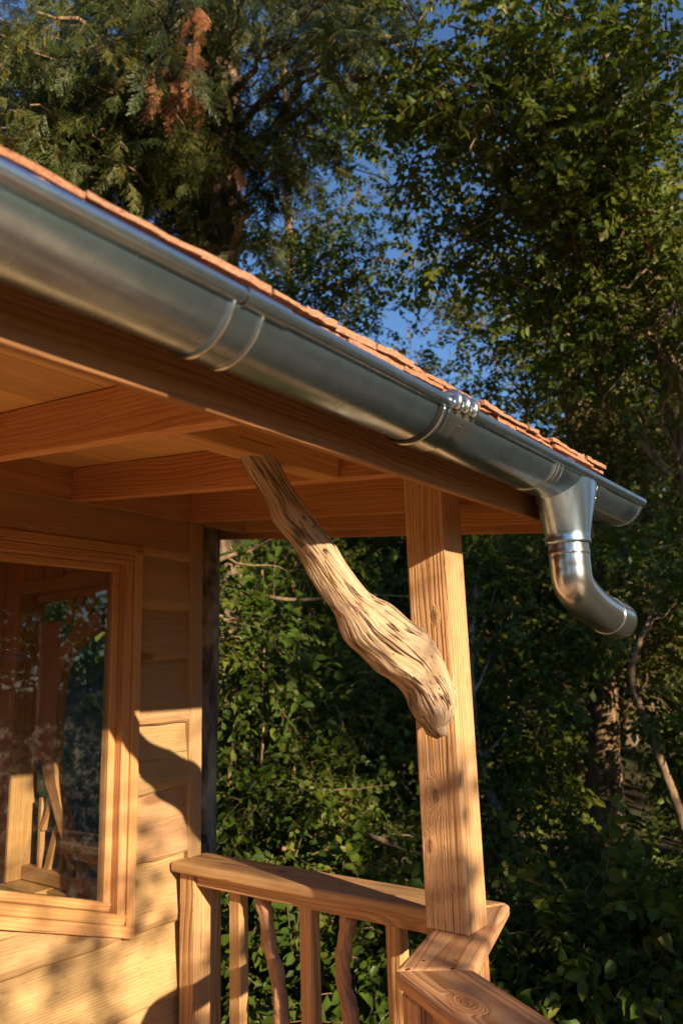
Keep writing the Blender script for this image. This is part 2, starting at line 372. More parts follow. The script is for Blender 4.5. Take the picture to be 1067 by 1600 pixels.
ZD = -2.0
deck = empty("deck", (1, 1, ZD), kind="structure", label="timber veranda deck of long planks under the railing")
y = 2.82
while y > -4.4:  # unseen outer planks added to bounce sunlight up to the ceiling
    x1 = 2.56 if y > 1.32 else (1.95 - (1.2-y)*.577 if y > -.7 else 2.6)
    box("plank", (-4.2, y-.135, ZD-.035), (x1, y, ZD), W_DECK, deck, 0, .004)
    y -= .142
for x, yy in ((2.45, 2.7), (2.45, 1.45), (1.7, .9), (2.3, -1.0), (2.3, -4.0), (-1.6, -4.0), (-3.8, -4.0), (-3.8, 2.6)):
    box("support_post", (x-.06, yy-.06, -2.75), (x+.06, yy+.06, ZD-.036), W_DECK, deck, 2)

# ------------------------------------------------------------------ cabin
cabin = empty("timber_cabin", (1., 4., -2.0), label="timber cabin clad in waney-edged boards with a slanted-bottom window under the shingled eave", cat="cabin")
ZR = lambda Y: .760 + .120*(Y-2.83)             # underside of the rafters
# --- window numbers
WL, WR, WT = .80, 2.133, .600
def wb(x): return -1.035 - .3197*(x-2.133)      # slanted outer bottom of the casing
# --- siding
def siding(z0, z1, xa, xb, idx):
    nx = max(8, int((xb-xa)/.022)); xs = np.linspace(xa, xb, nx+1)
    wob = .011*vnoise(xs*2.6+idx*7.7, xs*0+idx, 11) + .005*vnoise(xs*11+idx*3, xs*0+idx, 12)
    bw = .030 + .020*vnoise(xs*3.1+idx*5.1, xs*0+idx, 13) + .006*vnoise(xs*17, xs*0+idx, 14)   # waney bevel height
    bw = np.clip(bw, .008, .07)
    rings = []; L = []; off = gofs()
    for i, x in enumerate(xs):
        b = z0 + wob[i]; t = z1 + .03
        ft = 2.842; fb = 2.806
        prof = [(ft+.03, t), (ft, t), (ft+(fb-ft)*.5, (t+b)/2), (fb, b+bw[i]), (fb+.006, b+bw[i]*.35), (fb+.016, b+.003), (fb+.045, b)]
        if x < WR-.02 and (xb > 1. or z0 > .5):
            lo = wb(x)+.02
            if z1 > WT-.02 and z0 > 0: prof = [(q, max(z, WT-.03)) for q, z in prof]
            else: prof = [(q, min(z, lo)) for q, z in prof]
        rings.append(np.array([(x, q, z) for q, z in prof])); L.append(np.array([(x, z-z0, q-2.8) for q, z in prof])+off)
    keep = [i for i, r in enumerate(rings) if np.ptp(r[:, 2]) > .02]
    runs = np.split(np.array(keep), np.nonzero(np.diff(keep) > 1)[0]+1) if keep else []
    for run in runs:
        if len(run) < 3: continue
        rs = [rings[i] for i in run]; Ls = [L[i] for i in run]
        V, F = loft(rs, False); F = [f[::-1] for f in F]
        n = len(rs[0]); F.append(tuple(range(n))); F.append(tuple((len(rs)-1)*n+j for j in range(n))[::-1])
        mesh("siding_board", V, F, W_SIDE, cabin, attrs={"grain": ('FLOAT_VECTOR', np.concatenate(Ls))})
joints = [.565, .322, .090, -.190, -.487, -.758, -1.03, -1.332, -1.62, -1.88, -2.1]
tops = [.757]+joints[:-1]
for i, (b, t) in enumerate(zip(joints, tops)):
    inwin = b < .5 and t > wb(WL)
    if i == 0 or t <= wb(WR) or b < wb(WL): siding(b, t, -.9 if (i == 0 or t <= wb(WR)) else WL+.03, 2.424, i)
    else: siding(b, t, WR-.018, 2.424, i)
    if i and t > wb(WR): siding(b, t, -.9, WL+.02, i+20)
# --- wall core so that no light leaks, and the corner board
def slab(name, lo, hi, m, parent, axis=0, bev=0.): return box(name, lo, hi, m, parent, axis, bev)
slab("wall_core", (2.06, 2.872, -2.1), (2.42, 2.93, .9), W_IN, cabin, 2)
slab("wall_core", (-.9, 2.872, -2.1), (.86, 2.93, .9), W_IN, cabin, 2)
slab("wall_core", (.86, 2.872, .55), (2.06, 2.93, .9), W_IN, cabin)
xs = np.array([.86, 2.06]); zb = wb(xs)+.06
P = [(x, yv, z) for yv in (2.872, 2.93) for x, z in ((.86, -2.1), (2.06, -2.1), (2.06, zb[1]), (.86, zb[0]))]
mesh("wall_core", np.array(P), [(3, 2, 1, 0), (4, 5, 6, 7), (0, 1, 5, 4), (1, 2, 6, 5), (2, 3, 7, 6), (3, 0, 4, 7)], W_IN, cabin,
     attrs={"grain": ('FLOAT_VECTOR', np.array(P))})
box("corner_board", (2.424, 2.806, -2.1), (2.502, 2.876, .757), W_SIDE, cabin, 2, .004)
box("corner_board", (2.420, 2.878, -2.1), (2.5, 2.96, .757), W_SIDE, cabin, 2, .003)

# --- window (casing, frame, sash, pane)
win = empty("window", (1.46, 2.83, -1.0), cabin, label="wood-framed window with a slanted bottom and reflections in the pane")
def slat(p, q, w, y0, y1, nm, m=W_TRIM, par=None):
    """member from p to q (x,z), centre line, w wide in the wall plane, between y0 and y1"""
    ym = (y0+y1)/2
    return beam(nm, (p[0], ym, p[1]), (q[0], ym, q[1]), abs(y1-y0), w, (-(q[1]-p[1]), 0, q[0]-p[0]), m, par or win, .0035)
def ring_of(inset, w, y0, y1, nm):
    h = inset+w/2; k = math.sqrt(1+.3197**2)
    zb_ = lambda x: wb(x)+h*k
    xl, xr, zt = WL+h, WR-h, WT-h
    slat((xr, zb_(xr)-w*.5+.001), (xr, zt+w/2-.001), w, y0+.001, y1, nm); slat((xl, zb_(xl)-w*.5), (xl, zt+w/2), w, y0+.001, y1, nm)
    slat((xl-w/2, zt), (xr+w/2, zt), w, y0, y1-.001, nm)
    slat((xl-w/2, zb_(xl-w/2)), (xr+w/2, zb_(xr+w/2)), w, y0-.001, y1-.001, nm)
ring_of(0, .043, 2.790, 2.862, "casing_board")
ring_of(.0435, .040, 2.800, 2.905, "frame_member")
ring_of(.0838, .034, 2.846, 2.9, "sash_member")
h = .0838+.02; k = math.sqrt(1+.3197**2); zb_ = lambda x: wb(x)+h*k
P = [(x, yv, z) for yv in (2.868, 2.872) for x, z in ((WL+h, zb_(WL+h)), (WR-h, zb_(WR-h)), (WR-h, WT-h), (WL+h, WT-h))]
mesh("pane", np.array(P), [(3, 2, 1, 0), (4, 5, 6, 7), (0, 1, 5, 4), (1, 2, 6, 5), (2, 3, 7, 6), (3, 0, 4, 7)], M_GLASS, win)

# --- interior seen through the pane: end wall with its own lattice window
K = .873                                          # the end wall's inner skin stands well inside the outer corner
XE = 2.42*K
OY0, OY1, OZ0, OZ1 = 3.02, 4.245*K, -1.06*K, .545*K
yy = 2.935; i = 0
while yy < 5.3:                                   # vertical lining boards, cut round the opening
    w = .092; y2 = min(yy+w, 5.3)
    xo = XE - .004*(i % 2)
    segs = [(-2.0, .92)]
    if y2 > OY0 and yy < OY1: segs = [(-2.0, OZ0-.03), (OZ1+.0, .92)]
    for za, zb2 in segs: box("lining_board", (xo, yy+.0015, za), (XE+.028, y2-.0015, zb2), W_IN, cabin, 2, .004)
    yy = y2; i += 1
for lo, hi in (((2.45, 2.962, -2.1), (2.5, 3.02, .95)), ((2.45, 4.5, -2.1), (2.5, 5.3, .95)), ((2.45, 3.02, -2.1), (2.5, 4.5, -1.2)), ((2.45, 3.02, .66), (2.5, 4.5, .95))):
    slab("end_wall_core", lo, hi, W_SIDE, cabin)
slab("bay_floor", (XE+.03, 2.96, -1.25), (2.449, 4.5, -1.2), W_DECK, cabin); slab("bay_top", (XE+.03, 2.96, .66), (2.449, 4.5, .7), W_IN, cabin)
slab("back_wall", (-.95, 5.3, -2.1), (2.5, 5.36, 1.1), W_IN, cabin, 2)
for lo, hi in (((-.96, 2.872, -2.1), (-.91, 5.3, -1.2)), ((-.96, 2.872, .7), (-.91, 5.3, 1.1)), ((-.96, 2.872, -1.2), (-.91, 3.1, .7)), ((-.96, 5.1, -1.2), (-.91, 5.3, .7))):  # unseen end; opening added here to let sky light brighten the room
    slab("far_end_wall", lo, hi, W_IN, cabin, 2)
slab("room_floor", (-.9, 2.94, -2.06), (2.41, 5.29, -2.01), W_DECK, cabin)
slab("room_ceiling", (-.9, 2.94, .925), (2.41, 5.29, .95), W_IN, cabin)
iw = empty("lattice_window", (2.15, 3.4, -.93), cabin, label="inner window with a curved brace and crossed sticks seen through the pane")
box("jamb", (2.37*K, OY1, OZ0+.0), (2.53*K, OY1+.024, OZ1), W_TRIM, iw, 2)
box("jamb", (2.42*K, OY0-.024, OZ0), (2.53*K, OY0, OZ1), W_TRIM, iw, 2)
box("head_board", (2.375*K, OY0-.03, OZ1-.018), (2.535*K, OY1+.05, OZ1+.05), W_TRIM, iw, 1)
box("head_rail", (2.455*K, OY0, OZ1-.057), (2.515*K, OY1-.001, OZ1-.02), W_TRIM, iw, 1)
box("sill", (2.35*K, 3.93*K, OZ0-.037), (2.53*K, OY1+.03, OZ0-.002), W_TRIM, iw, 1)
box("sill", (2.425*K, OY0-.02, OZ0-.035), (2.525*K, 3.928*K, OZ0-.004), W_TRIM, iw, 1)
box("bottom_rail", (2.455*K, OY0, OZ0+.002), (2.515*K, OY1-.001, OZ0+.066), W_TRIM, iw, 1)
XL = 2.485*K
def stick(a, b, w, nm="lattice_stick", m=W_TRIM, dx=0.):
    p = onX(a[0]*.225, a[1], XL+dx); q = onX(b[0]*.225, b[1], XL+dx)
    beam(nm, p, q, w*K, .026, (1, 0, 0), m, iw, .003)
c1 = lambda x, yv: (x, 860+yv*.225)
c2 = lambda x, yv: (x, 1160+yv*.225)
stick(c1(515, 300), c1(485, 520), .045); stick(c1(585, 300), c1(545, 560), .045, dx=.004); stick(c1(700, 240), c1(570, 560), .05, dx=-.004)
stick(c2(300, 380), c2(280, 900), .03, dx=.003); stick(c2(385, 385), c2(300, 600), .04); stick(c2(420, 540), c2(330, 905), .05, dx=.005)
stick(c2(375, 390), c2(515, 925), .045, dx=-.003); stick(c2(455, 690), c2(432, 915), .038); stick(c2(470, 680), c2(740, 890), .06, dx=.004)
# curved brace and panel
edge = [c1(735, 520), c1(640, 600), c1(540, 685), c1(490, 770), c1(460, 860), c1(438, 1000), c1(425, 1160), c1(420, 1330), c2(412, 120), c2(420, 260), c2(450, 400), c2(490, 560), c2(560, 760)]
ed = spline([onX(a*.225, b, XL) for a, b in edge], 60)
inn = spline([onX(a*.225, b, XL) for a, b in [c1(735, 400), c1(600, 500), c1(480, 620), c1(400, 760), c1(370, 900), c1(345, 1060), c1(335, 1200), c1(330, 1330), c2(325, 120), c2(345, 260), c2(390, 400), c2(430, 560), c2(500, 760)]], 60)
rings = [np.array([(XL-.026, a[1], a[2]), (XL-.026, b[1], b[2]), (XL+.022, b[1], b[2]), (XL+.022, a[1], a[2])]) for a, b in zip(ed, inn)]
V, F = loft(rings, True, (True, True)); mesh("curved_brace", V, F, W_TRIM, iw, attrs={"grain": ('FLOAT_VECTOR', V[:, [2, 1, 0]])})
box("side_panel", (XL-.01, 4.0*K, -.42*K), (XL+.012, OY1-.001, .36*K), W_IN, iw, 2)

# ------------------------------------------------------------------ roof
roof = empty("roof", (1.5, 2., .6), cabin, label="low shingled roof on exposed rafters")
RX = [-.195, .458, 1.111, 1.763, 2.415, 2.80]
for x in RX:
    p = np.array([x+.0225, 1.022, ZR(1.022)+.0715]); q = np.array([x+.0225, 2.806, ZR(2.806)+.0715])
    beam("rafter", p, q, .045, .143, (0, 0, 1), W_RAFT, roof, .003)
p = [ZR(1.36), ZR(1.455)]
beam("noggin", (1.1575, 1.408, ZR(1.408)+.069), (1.7615, 1.408, ZR(1.408)+.069), .095, .136, (0, -.12, 1), W_RAFT, roof, .003)
box("wall_plate", (-.9, 2.808, .7585), (2.84, 2.868, .915), W_RAFT, roof)
yv = 1.03; j = 0
while yv < 2.86:
    y2 = yv+.30; z = .1445
    beam("ceiling_board", (-.9, (yv+y2)/2, ZR((yv+y2)/2)+z+.007), (2.858, (yv+y2)/2, ZR((yv+y2)/2)+z+.007), y2-yv-.002, .012, (0, -.12, 1), W_CEIL, roof, .001)
    yv = y2; j += 1
beam("roof_sheet", (-.9, 3.19, ZR(3.19)+.168), (2.89, 3.19, ZR(3.19)+.168), 4.3, .02, (0, -.12, 1), W_CEIL, roof, 0)
FB = .484
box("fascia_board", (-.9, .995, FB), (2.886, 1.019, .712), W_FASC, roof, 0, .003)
beam("barge_board", (2.872, 1.021, ZR(1.021)+.047), (2.872, 5.3, ZR(5.3)+.047), .025, .155, (0, 0, 1), W_RAFT, roof, .003)
# pale ragged drip strip along the fascia's foot, fixed on the inner side
# shingles: doubled starter course with uneven butts
def shingle(x0, x1, yb, zb, th, ln, lift):
    nx = 7; pts = []; grain = []
    off = gofs()
    xs = np.linspace(x0, x1, nx)
    jag = rng.normal(0, .0012, nx); jz = rng.normal(0, .0007, nx)+np.linspace(0, rng.normal(0, .003), nx)
    rings = []
    for i, x in enumerate(xs):
        yb2 = yb+jag[i]; 
        yt = yb+ln; zt = zb + .12*ln + lift
        rings.append(np.array([(x, yb2, zb+jz[i]), (x, yb2-.001, zb+th+jz[i]*2), (x, yt, zt+.006), (x, yt, zt)]))
    V, F = loft(rings, True, (True, True)); F = [f[::-1] for f in F]
    L = (V-V.mean(0))[:, [1, 0, 2]]+off
    mesh("shingle", V, F, M_SHIN, roof, attrs={"grain": ('FLOAT_VECTOR', L)})
ZS = lambda Y: ZR(Y)+.188
rng = np.random.default_rng(23)
for lay in range(4):
    x = -.55 + .04*lay
    while x < 2.88:
        w = rng.choice([.07, .1, .13, .17, .22])*rng.uniform(.85, 1.15); x1 = min(x+w, 2.91 - (.015 if lay else 0))
        yb = [.938, .926, 1.09, 1.25][lay] + rng.normal(0, .006); th = rng.uniform(.009, .0155)
        zb = ZS(yb) + [-.004, .0105, .027, .027][lay] + rng.normal(0, .0015) + ((x+x1)/2-1.)*.011
        shingle(x+rng.uniform(.0005, .003), x1-.001, yb, zb, th, .36, -.012)
        x = x1

# ------------------------------------------------------------------ post
post = box("veranda_post", (2.170, 1.250, -.779), (2.293, 1.400, .70), W_POST1, None, 2, .005, 2, g=np.array([3.3, .06, .075]),
    label="square timber veranda post with knots standing on the handrail corner", cat="post")
box("lower_post", (2.172, 1.252, -2.0), (2.291, 1.398, -.826), W_POST, post, 2, .005)

# ------------------------------------------------------------------ driftwood brace
def brace():
    Lp = [(374, 709), (390, 738), (419, 783), (430, 815), (455, 846), (475, 878), (493, 909), (516, 945), (533, 968), (547, 1004), (570, 1029), (592, 1053), (615, 1069), (635, 1087), (646, 1112), (660, 1134), (676, 1149)]
    Rp = [(424, 712), (440, 738), (461, 772), (480, 799), (498, 824), (520, 851), (543, 889), (565, 918), (583, 932), (606, 944), (633, 966), (660, 984), (676, 1008), (690, 1045), (703, 1085), (700, 1114), (687, 1148)]
    def hit(px, py):
        r = ray(px, py); t = (1.42+.22*1.4)/(r[1]+.22*r[0]); return r*t
    n = 520; A = spline([hit(*p) for p in Lp], n); B = spline([hit(*p) for p in Rp], n)
    C = (A+B)/2; hw = np.linalg.norm(A-B, axis=1)/2
    T = np.gradient(C, axis=0); T /= np.linalg.norm(T, axis=1)[:, None]
    pn = np.array([-.22, -1, 0.]); pn /= np.linalg.norm(pn)      # towards the outside
    E1 = B-A; E1 /= np.linalg.norm(E1, axis=1)[:, None]
    m = 230; th = np.linspace(0, 2*math.pi, m, endpoint=False)
    s = np.linspace(0, 1, n)
    SS, TT = np.meshgrid(s, th, indexing='ij')
    tw = TT + 1.0*SS                                             # spiral of the grain
    u = tw/(2*math.pi)
    def per(fs, ft, seed):                                       # periodic noise round the section
        return vnoise(SS*fs, np.cos(tw)*ft+10, seed)*.5+vnoise(SS*fs+5.3, np.sin(tw)*ft+20, seed+1)*.5
    lump = per(5, 1.2, 21)*.10 + per(13, 2.4, 31)*.05 + per(36, 5, 35)*.022
    sec = (np.abs(np.cos(TT-.55))**2.9+np.abs(np.sin(TT-.55))**2.9)**(-1/2.9); lump += (sec-1.05)*.55      # flattish faces, firm arrises
    wq = per(7, 2.0, 81)*.55
    def lines(fs, ft, w, seed): return np.exp(-np.abs(vnoise(SS*fs+wq, np.cos(tw)*ft+wq+11, seed)+vnoise(SS*fs*1.1+4, np.sin(tw)*ft-wq+23, seed+3))/w)
    c1 = lines(4.5, 4.2, .11, 91)*np.clip(.35+1.3*per(9, 2.2, 93), 0, 1)
    c2 = lines(11, 8, .15, 95)*np.clip(.2+1.5*per(17, 3.5, 97), 0, 1)
    ridge = .05*np.abs(per(5, 5.5, 99)); fine = .018*per(14, 16, 103)+.010*per(26, 30, 105)
    crk = np.zeros_like(SS); R2 = np.random.default_rng(5)
    for q in range(150):
        s0, t0 = R2.uniform(.08, .97), R2.uniform(0, 2*math.pi); ln, wd_ = R2.uniform(.006, .05), R2.uniform(.012, .035)
        d = (TT-t0 + (SS-s0)*R2.uniform(-.4, 1.6) + math.pi) % (2*math.pi)-math.pi
        crk = np.maximum(crk, np.exp(-(d/wd_)**2)*np.clip(1-((SS-s0)/ln)**2, 0, 1)*R2.uniform(.5, 1))
    # knot holes near the foot and upper third
    hole = np.zeros_like(SS)
    for s0, t0, a, b in ((.235, 2.3, .018, .36), (.905, 2.95, .007, .15), (.958, 2.75, .007, .15), (.20, 1.5, .005, .1), (.235, 1.35, .005, .1), (.31, 1.75, .006, .12)):
        d = (TT-t0+math.pi) % (2*math.pi)-math.pi
        hole = np.maximum(hole, np.exp(-(((SS-s0)/a)**2+(d/b)**2)**1.5))
    prof = 1.0 + lump + ridge - .01 + fine - .10*crk - .22*hole - .13*c1 - .05*c2
    # flaky shelf where the bark has gone, on the lower outer face
    shelf = 1/(1+np.exp(-(np.sin(TT-.9+1.6*SS)-.2 + .25*vnoise(SS*14, TT*1.5, 55))*22)); prof += .07*shelf*np.clip((SS-.35)*5, 0, 1)
    for ta, cc in ((3.0, .80), (.35, .93), (5.2, .85)):                                  # worn flat facets
        cs = np.cos(TT-ta-.25*vnoise(SS*5, SS*0+ta, 58)); lim = (cc+.05*vnoise(SS*9, SS*0+ta*3, 59))/np.maximum(cs, .2); prof = np.where((cs > .3) & (prof > lim), lim+.25*(prof-lim), prof)
    hw2 = hw[:, None]*prof; dp = np.clip(hw, .045, .085)[:, None]*.82*prof
    V = C[:, None, :] + (np.cos(TT)*hw2)[..., None]*E1[:, None, :] + (np.sin(TT)*dp)[..., None]*pn
    V = V.reshape(-1, 3)
    i = np.arange(n*m).reshape(n, m); j = np.roll(i, -1, 1)
    F = np.stack([i[:-1].ravel(), i[1:].ravel(), j[1:].ravel(), j[:-1].ravel()], 1)
    c0 = len(V); V = np.vstack([V, C[0]-T[0]*.01, C[-1]+T[-1]*.012])
    caps = [(i[0, a], j[0, a], c0) for a in range(m)] + [(j[-1, a], i[-1, a], c0+1) for a in range(m)]
    cav = np.concatenate([np.clip(.75*crk + hole*1.1 + .8*c1**1.5 + .45*c2**1.5, 0, 1).ravel(), [0, 0]])
    L = np.stack([np.concatenate([(SS*1.3).ravel(), [0, 0]]), np.concatenate([(np.cos(tw)*.08).ravel(), [0, 0]]), np.concatenate([(np.sin(tw)*.08).ravel(), [0, 0]])], 1)
    allF = [tuple(f) for f in F]+caps
    mesh("driftwood_brace", V, allF, M_DRIFT, None, attrs={"grain": ('FLOAT_VECTOR', L), "cav": ('FLOAT', cav)}, smooth=True,
         label="gnarled pale driftwood brace running from the post up to the rafters", cat="brace")
brace()

# ------------------------------------------------------------------ gutter
GY, GZc, GR = .893, .615, .0885
gut = empty("rain_gutter", (1.3, .995, .5), label="half-round zinc rain gutter with clip and outlet bend below the shingles", cat="gutter")
FALL = .004
def arc_profile(r, a0, a1, n, th=.0022):
    a = np.linspace(a0, a1, n); o = np.stack([np.cos(a), np.sin(a)], 1)
    return np.vstack([o*r, o[::-1]*(r-th)])
def sweep_x(name, prof, x0, x1, mat, parent, cy=GY, cz=GZc, nseg=1, smooth=True, **k):
    xs = np.linspace(x0, x1, nseg+1)
    rings = [np.column_stack([np.full(len(prof), x), prof[:, 0]+cy, prof[:, 1]+cz+FALL*(1.0-x)]) for x in xs]
    V, F = loft(rings, True, (True, True)); F = [f[::-1] for f in F]
    o = mesh(name, V, F, mat, parent, smooth=smooth, **k)
    if smooth:
        for p_ in o.data.polygons:
            if abs(p_.normal.x) > .7: p_.use_smooth = False
        o.data.set_sharp_from_angle(angle=math.radians(50))
    return o
A0, A1 = math.radians(180+10), math.radians(360+12)         # outer rim .. back rim
sweep_x("trough", arc_profile(GR, A0, A1, 44), -.7, 2.885, M_ZINC, gut, nseg=24)
bY, bZ, bR = GY-GR*math.cos(math.radians(10))-.004, GZc-GR*math.sin(math.radians(10))+.004, .0145
ang = np.linspace(0, 2*math.pi, 24, endpoint=False); circ = np.stack([np.cos(ang), np.sin(ang)], 1)
sweep_x("bead", circ*bR, -.7, 2.887, M_ZINC, gut, bY, bZ, 24)
capP = np.vstack([[0, .004], arc_profile(GR-.001, A0, A1, 30)[:30]])
sweep_x("end_cap", np.vstack([arc_profile(GR+.003, A0, A1, 30)[:30]]), 2.875, 2.89, M_ZINC, gut)
def ring_ridge(name, x, w, rr, a0=A0, a1=A1, mat=M_ZINC, h=.004):
    a = np.linspace(a0, a1, 40)
    P = np.stack([np.full(40, x), GY+np.cos(a)*rr, GZc+np.sin(a)*rr], 1)
    V, F = tube_geo(P, np.full(40, w), 8, (True, True)); return mesh(name, V, F, mat, gut, smooth=True)
# joint sleeve with two rolled ridges
sweep_x("joint_sleeve", arc_profile(GR+.0028, A0, A1, 44), .775, .85, M_ZINC, gut)
ring_ridge("sleeve_ridge", .780, .0042, GR+.003, mat=M_ZINC2); ring_ridge("sleeve_ridge", .846, .0042, GR+.003, mat=M_ZINC2)
sweep_x("bead_sleeve", circ*(bR+.0025), .795, .9, M_ZINC, gut, bY, bZ)
V, F = tube_geo([(.795+.0002*q, bY, bZ) for q in (0, 15)], bR+.0035, 20, (True, True)); mesh("bead_collar", V, F, M_ZINC2, gut, smooth=False)
# clip bracket
sweep_x("rubber_seal", arc_profile(GR+.0035, A0+.10, A1, 40), 1.418, 1.428, M_RUB, gut)
sweep_x("clip_band", arc_profile(GR+.005, A0+.05, A1, 44, .004), 1.431, 1.515, M_ZINC, gut)
ring_ridge("clip_ridge", 1.433, .0045, GR+.006, A0+.12, A1, M_ZINC2)
aa = np.linspace(A0-.02, A0+.74, 12); pr = np.stack([np.cos(aa), np.sin(aa)], 1)
plate = np.vstack([pr*(GR+.0155), pr[::-1]*(GR+.008)])
clip = sweep_x("clip_plate", plate, 1.448, 1.556, M_ZINC2, gut)
for q, x in enumerate((1.462, 1.500, 1.538)):
    a = np.linspace(math.radians(-10), math.radians(235), 22)
    P = np.stack([np.full(22, x), bY+np.cos(a)*(bR+.006), bZ+np.sin(a)*(bR+.006)], 1)
    V, F = tube_geo(P, .0115, 10, (True, True)); mesh("clip_rib", V, F, M_ZINC2, clip, smooth=True)
    a3 = A0+.10; c = np.array([x+.008, GY+math.cos(a3)*(GR+.0160), GZc+math.sin(a3)*(GR+.0160)])
    V, F = tube_geo([c, c+np.array([0, math.cos(a3), math.sin(a3)])*.0012], .0035, 10, (True, True)); mesh("clip_hole", V, F, M_RUB, clip)
a3 = A0+.56; nrm = np.array([0, math.cos(a3), math.sin(a3)]); c = np.array([1.497, GY, GZc])+nrm*(GR+.014)
V, F, L = box_geo(c+np.array([0, 0, 0]), np.array([[1, 0, 0], np.cross(nrm, [1, 0, 0]), nrm]), [.011, .016, .005], .004, 2); mesh("clip_latch", V, F, M_RUB, clip)
V, F, L = box_geo(c+nrm*.004+np.array([.004, 0, .004]), np.array([[.96, 0, .28], np.cross(nrm, [.96, 0, .28]), nrm]), [.004, .014, .004], .002, 2); mesh("clip_tongue", V, F, M_ZINC2, clip)
# small stamped line on the clip
for q in range(7):
    a4 = A0+.20; nr = np.array([0, math.cos(a4), math.sin(a4)]); c = np.array([1.475+.009*q, GY, GZc])+nr*(GR+.0158)
    V, F, L = box_geo(c, np.array([[1, 0, 0], np.cross(nr, [1, 0, 0]), nr]), [.0022, .0045, .0006], 0); mesh("stamped_mark", V, F, M_MARK, clip)
# outlet sleeve, funnel, bend
sweep_x("outlet_sleeve", arc_profile(GR+.0035, A0+.03, A1, 44), 2.075, 2.50, M_ZINC, gut)
for x in (2.078, 2.098, 2.128): ring_ridge("sleeve_ridge", x, .0042, GR+.004, mat=M_ZINC2)
V, F = tube_geo([(2.165+.0002*q, bY, bZ) for q in (0, 22)], bR+.0035, 20, (True, True)); mesh("bead_collar", V, F, M_ZINC2, gut)
OX = 2.325; pr_ = .0635
t = np.linspace(0, 1, 14); a = np.linspace(0, 2*math.pi, 56, endpoint=False); rings = []
for q in t:
    z = .600*(1-q)+.402*q; rx = (.175*(1-q)**1.15+ (pr_+.006)*(1-(1-q)**1.15)); ry = .094*(1-q)+(pr_+.006)*q
    rings.append(np.column_stack([OX+.02*(1-q)+np.cos(a)*rx, GY-.004+np.sin(a)*ry, np.full(56, z)]))
for z, r in ((.397, pr_+.007), (.388, pr_+.009), (.382, pr_+.007), (.381, pr_-.002)): rings.append(np.column_stack([OX+np.cos(a)*r, GY-.004+np.sin(a)*r, np.full(56, z)]))
V, F = loft(rings); fun = mesh("outlet_funnel", V, [f[::-1] for f in F], M_ZINC, gut, smooth=True)
path = [(885.6, 838), (885.6, 851), (885.6, 866), (886.5, 884), (896, 916), (919, 943), (945, 960), (966, 970)]
P = [onY(px, py, GY-.004) for px, py in path]
for q in range(4): P[q][0] = OX
P = spline(P, 40); T, N_, B_ = frames(P)
R_ = np.full(40, pr_); R_[:10] = pr_-.0005; R_[10:12] = pr_+.001; R_[36:] = pr_+.002
def pipe_rings(rr): return [P[i]+rr[i]*(np.cos(a)[:, None]*N_[i]+np.sin(a)[:, None]*B_[i]) for i in range(40)]
V, F = loft(pipe_rings(R_)+pipe_rings(R_-.003)[::-1], True); 
bend = mesh("downpipe_bend", V, F, M_ZINC2, gut, smooth=True)
for i0, rr in ((11, .0025), (34, .003)):
    V, F = tube_geo(np.array([P[i0]+(pr_+.0005)*(math.cos(q)*N_[i0]+math.sin(q)*B_[i0]) for q in np.linspace(0, 2*math.pi, 41)]), rr, 6, (False, False)); mesh("pipe_bead", V, F, M_ZINC2, bend, smooth=True)
# seam on the outer side of the bend (towards the camera-right)
seam = []
for i in range(40):
    d = np.array([.75, -1.0, .35]); d -= T[i]*np.dot(d, T[i]); d /= np.linalg.norm(d); seam.append(P[i]+d*(R_[i]+.0002))
V, F = tube_geo(np.array(seam), .0022, 6, (True, True)); mesh("pipe_seam", V, F, M_RUB, bend, smooth=True)
# embossed emblem and lettering on the funnel's outer face
def on_funnel(x, z):
    q = (.600-z)/.198; rx = (.175*(1-q)**1.15+(pr_+.006)*(1-(1-q)**1.15)); ry = .094*(1-q)+(pr_+.006)*q; cxv = OX+.02*(1-q)
    s = max(-1, min(1, (x-cxv)/rx)); return np.array([x, GY-.004-ry*math.sqrt(1-s*s), z])
def mark(pts, w=.0016, parent=fun):
    Q = [on_funnel(x, z)+np.array([0, -.0006, 0]) for x, z in pts]
    V, F = tube_geo(spline(Q, max(6, 3*len(Q))), w, 6, (True, True)); mesh("embossed_mark", V, F, M_MARK, parent, smooth=True)
ex = 2.435
mark([(ex, .545), (ex+.001, .523)], .0035); mark([(ex-.014, .512), (ex, .523), (ex+.014, .512)], .0022); mark([(ex-.012, .520), (ex-.004, .512), (ex-.010, .502)], .0018)
mark([(ex+.012, .520), (ex+.004, .512), (ex+.010, .502)], .0018); mark([(ex, .512), (ex-.006, .497), (ex+.006, .497), (ex, .512)], .0015)
mark([(ex-.016, .575), (ex-.016, .560), (ex-.006, .560)], .0015); mark([(ex-.006, .575), (ex+.006, .575), (ex+.006, .560)], .0015); mark([(ex+.012, .575), (ex+.012, .560), (ex+.02, .560)], .0015)

# ------------------------------------------------------------------ balustrade
RT, RTH = -.780, .044
bal = empty("balustrade", (2.44, 2.0, -2.0), label="cedar veranda balustrade with a mitred handrail and natural branch balusters", cat="balustrade")
prism("handrail", [(2.335, 2.826), (2.335, 1.4262), (2.546, 1.3012), (2.546, 2.826)], RT-RTH, RT, W_RAIL1, bal, .013, (0, 1), g=np.array([3.0, .03, .05]))
prism("handrail", [(1.839, 1.2955), (1.959, 1.1205), (2.5455, 1.2995), (2.334, 1.4245)], RT-RTH, RT, W_RAIL, bal, .013, (.95, .29))
d3 = np.array([-.5, -.866])*2.3
prism("handrail", [(1.8375, 1.2940), (1.8375+d3[0], 1.2940+d3[1]), (1.9575+d3[0], 1.1190+d3[1]), (1.9575, 1.1190)], RT-RTH, RT, W_RAIL3, bal, .013, (.5, .866), g=np.array([3.0, .0, .06]))
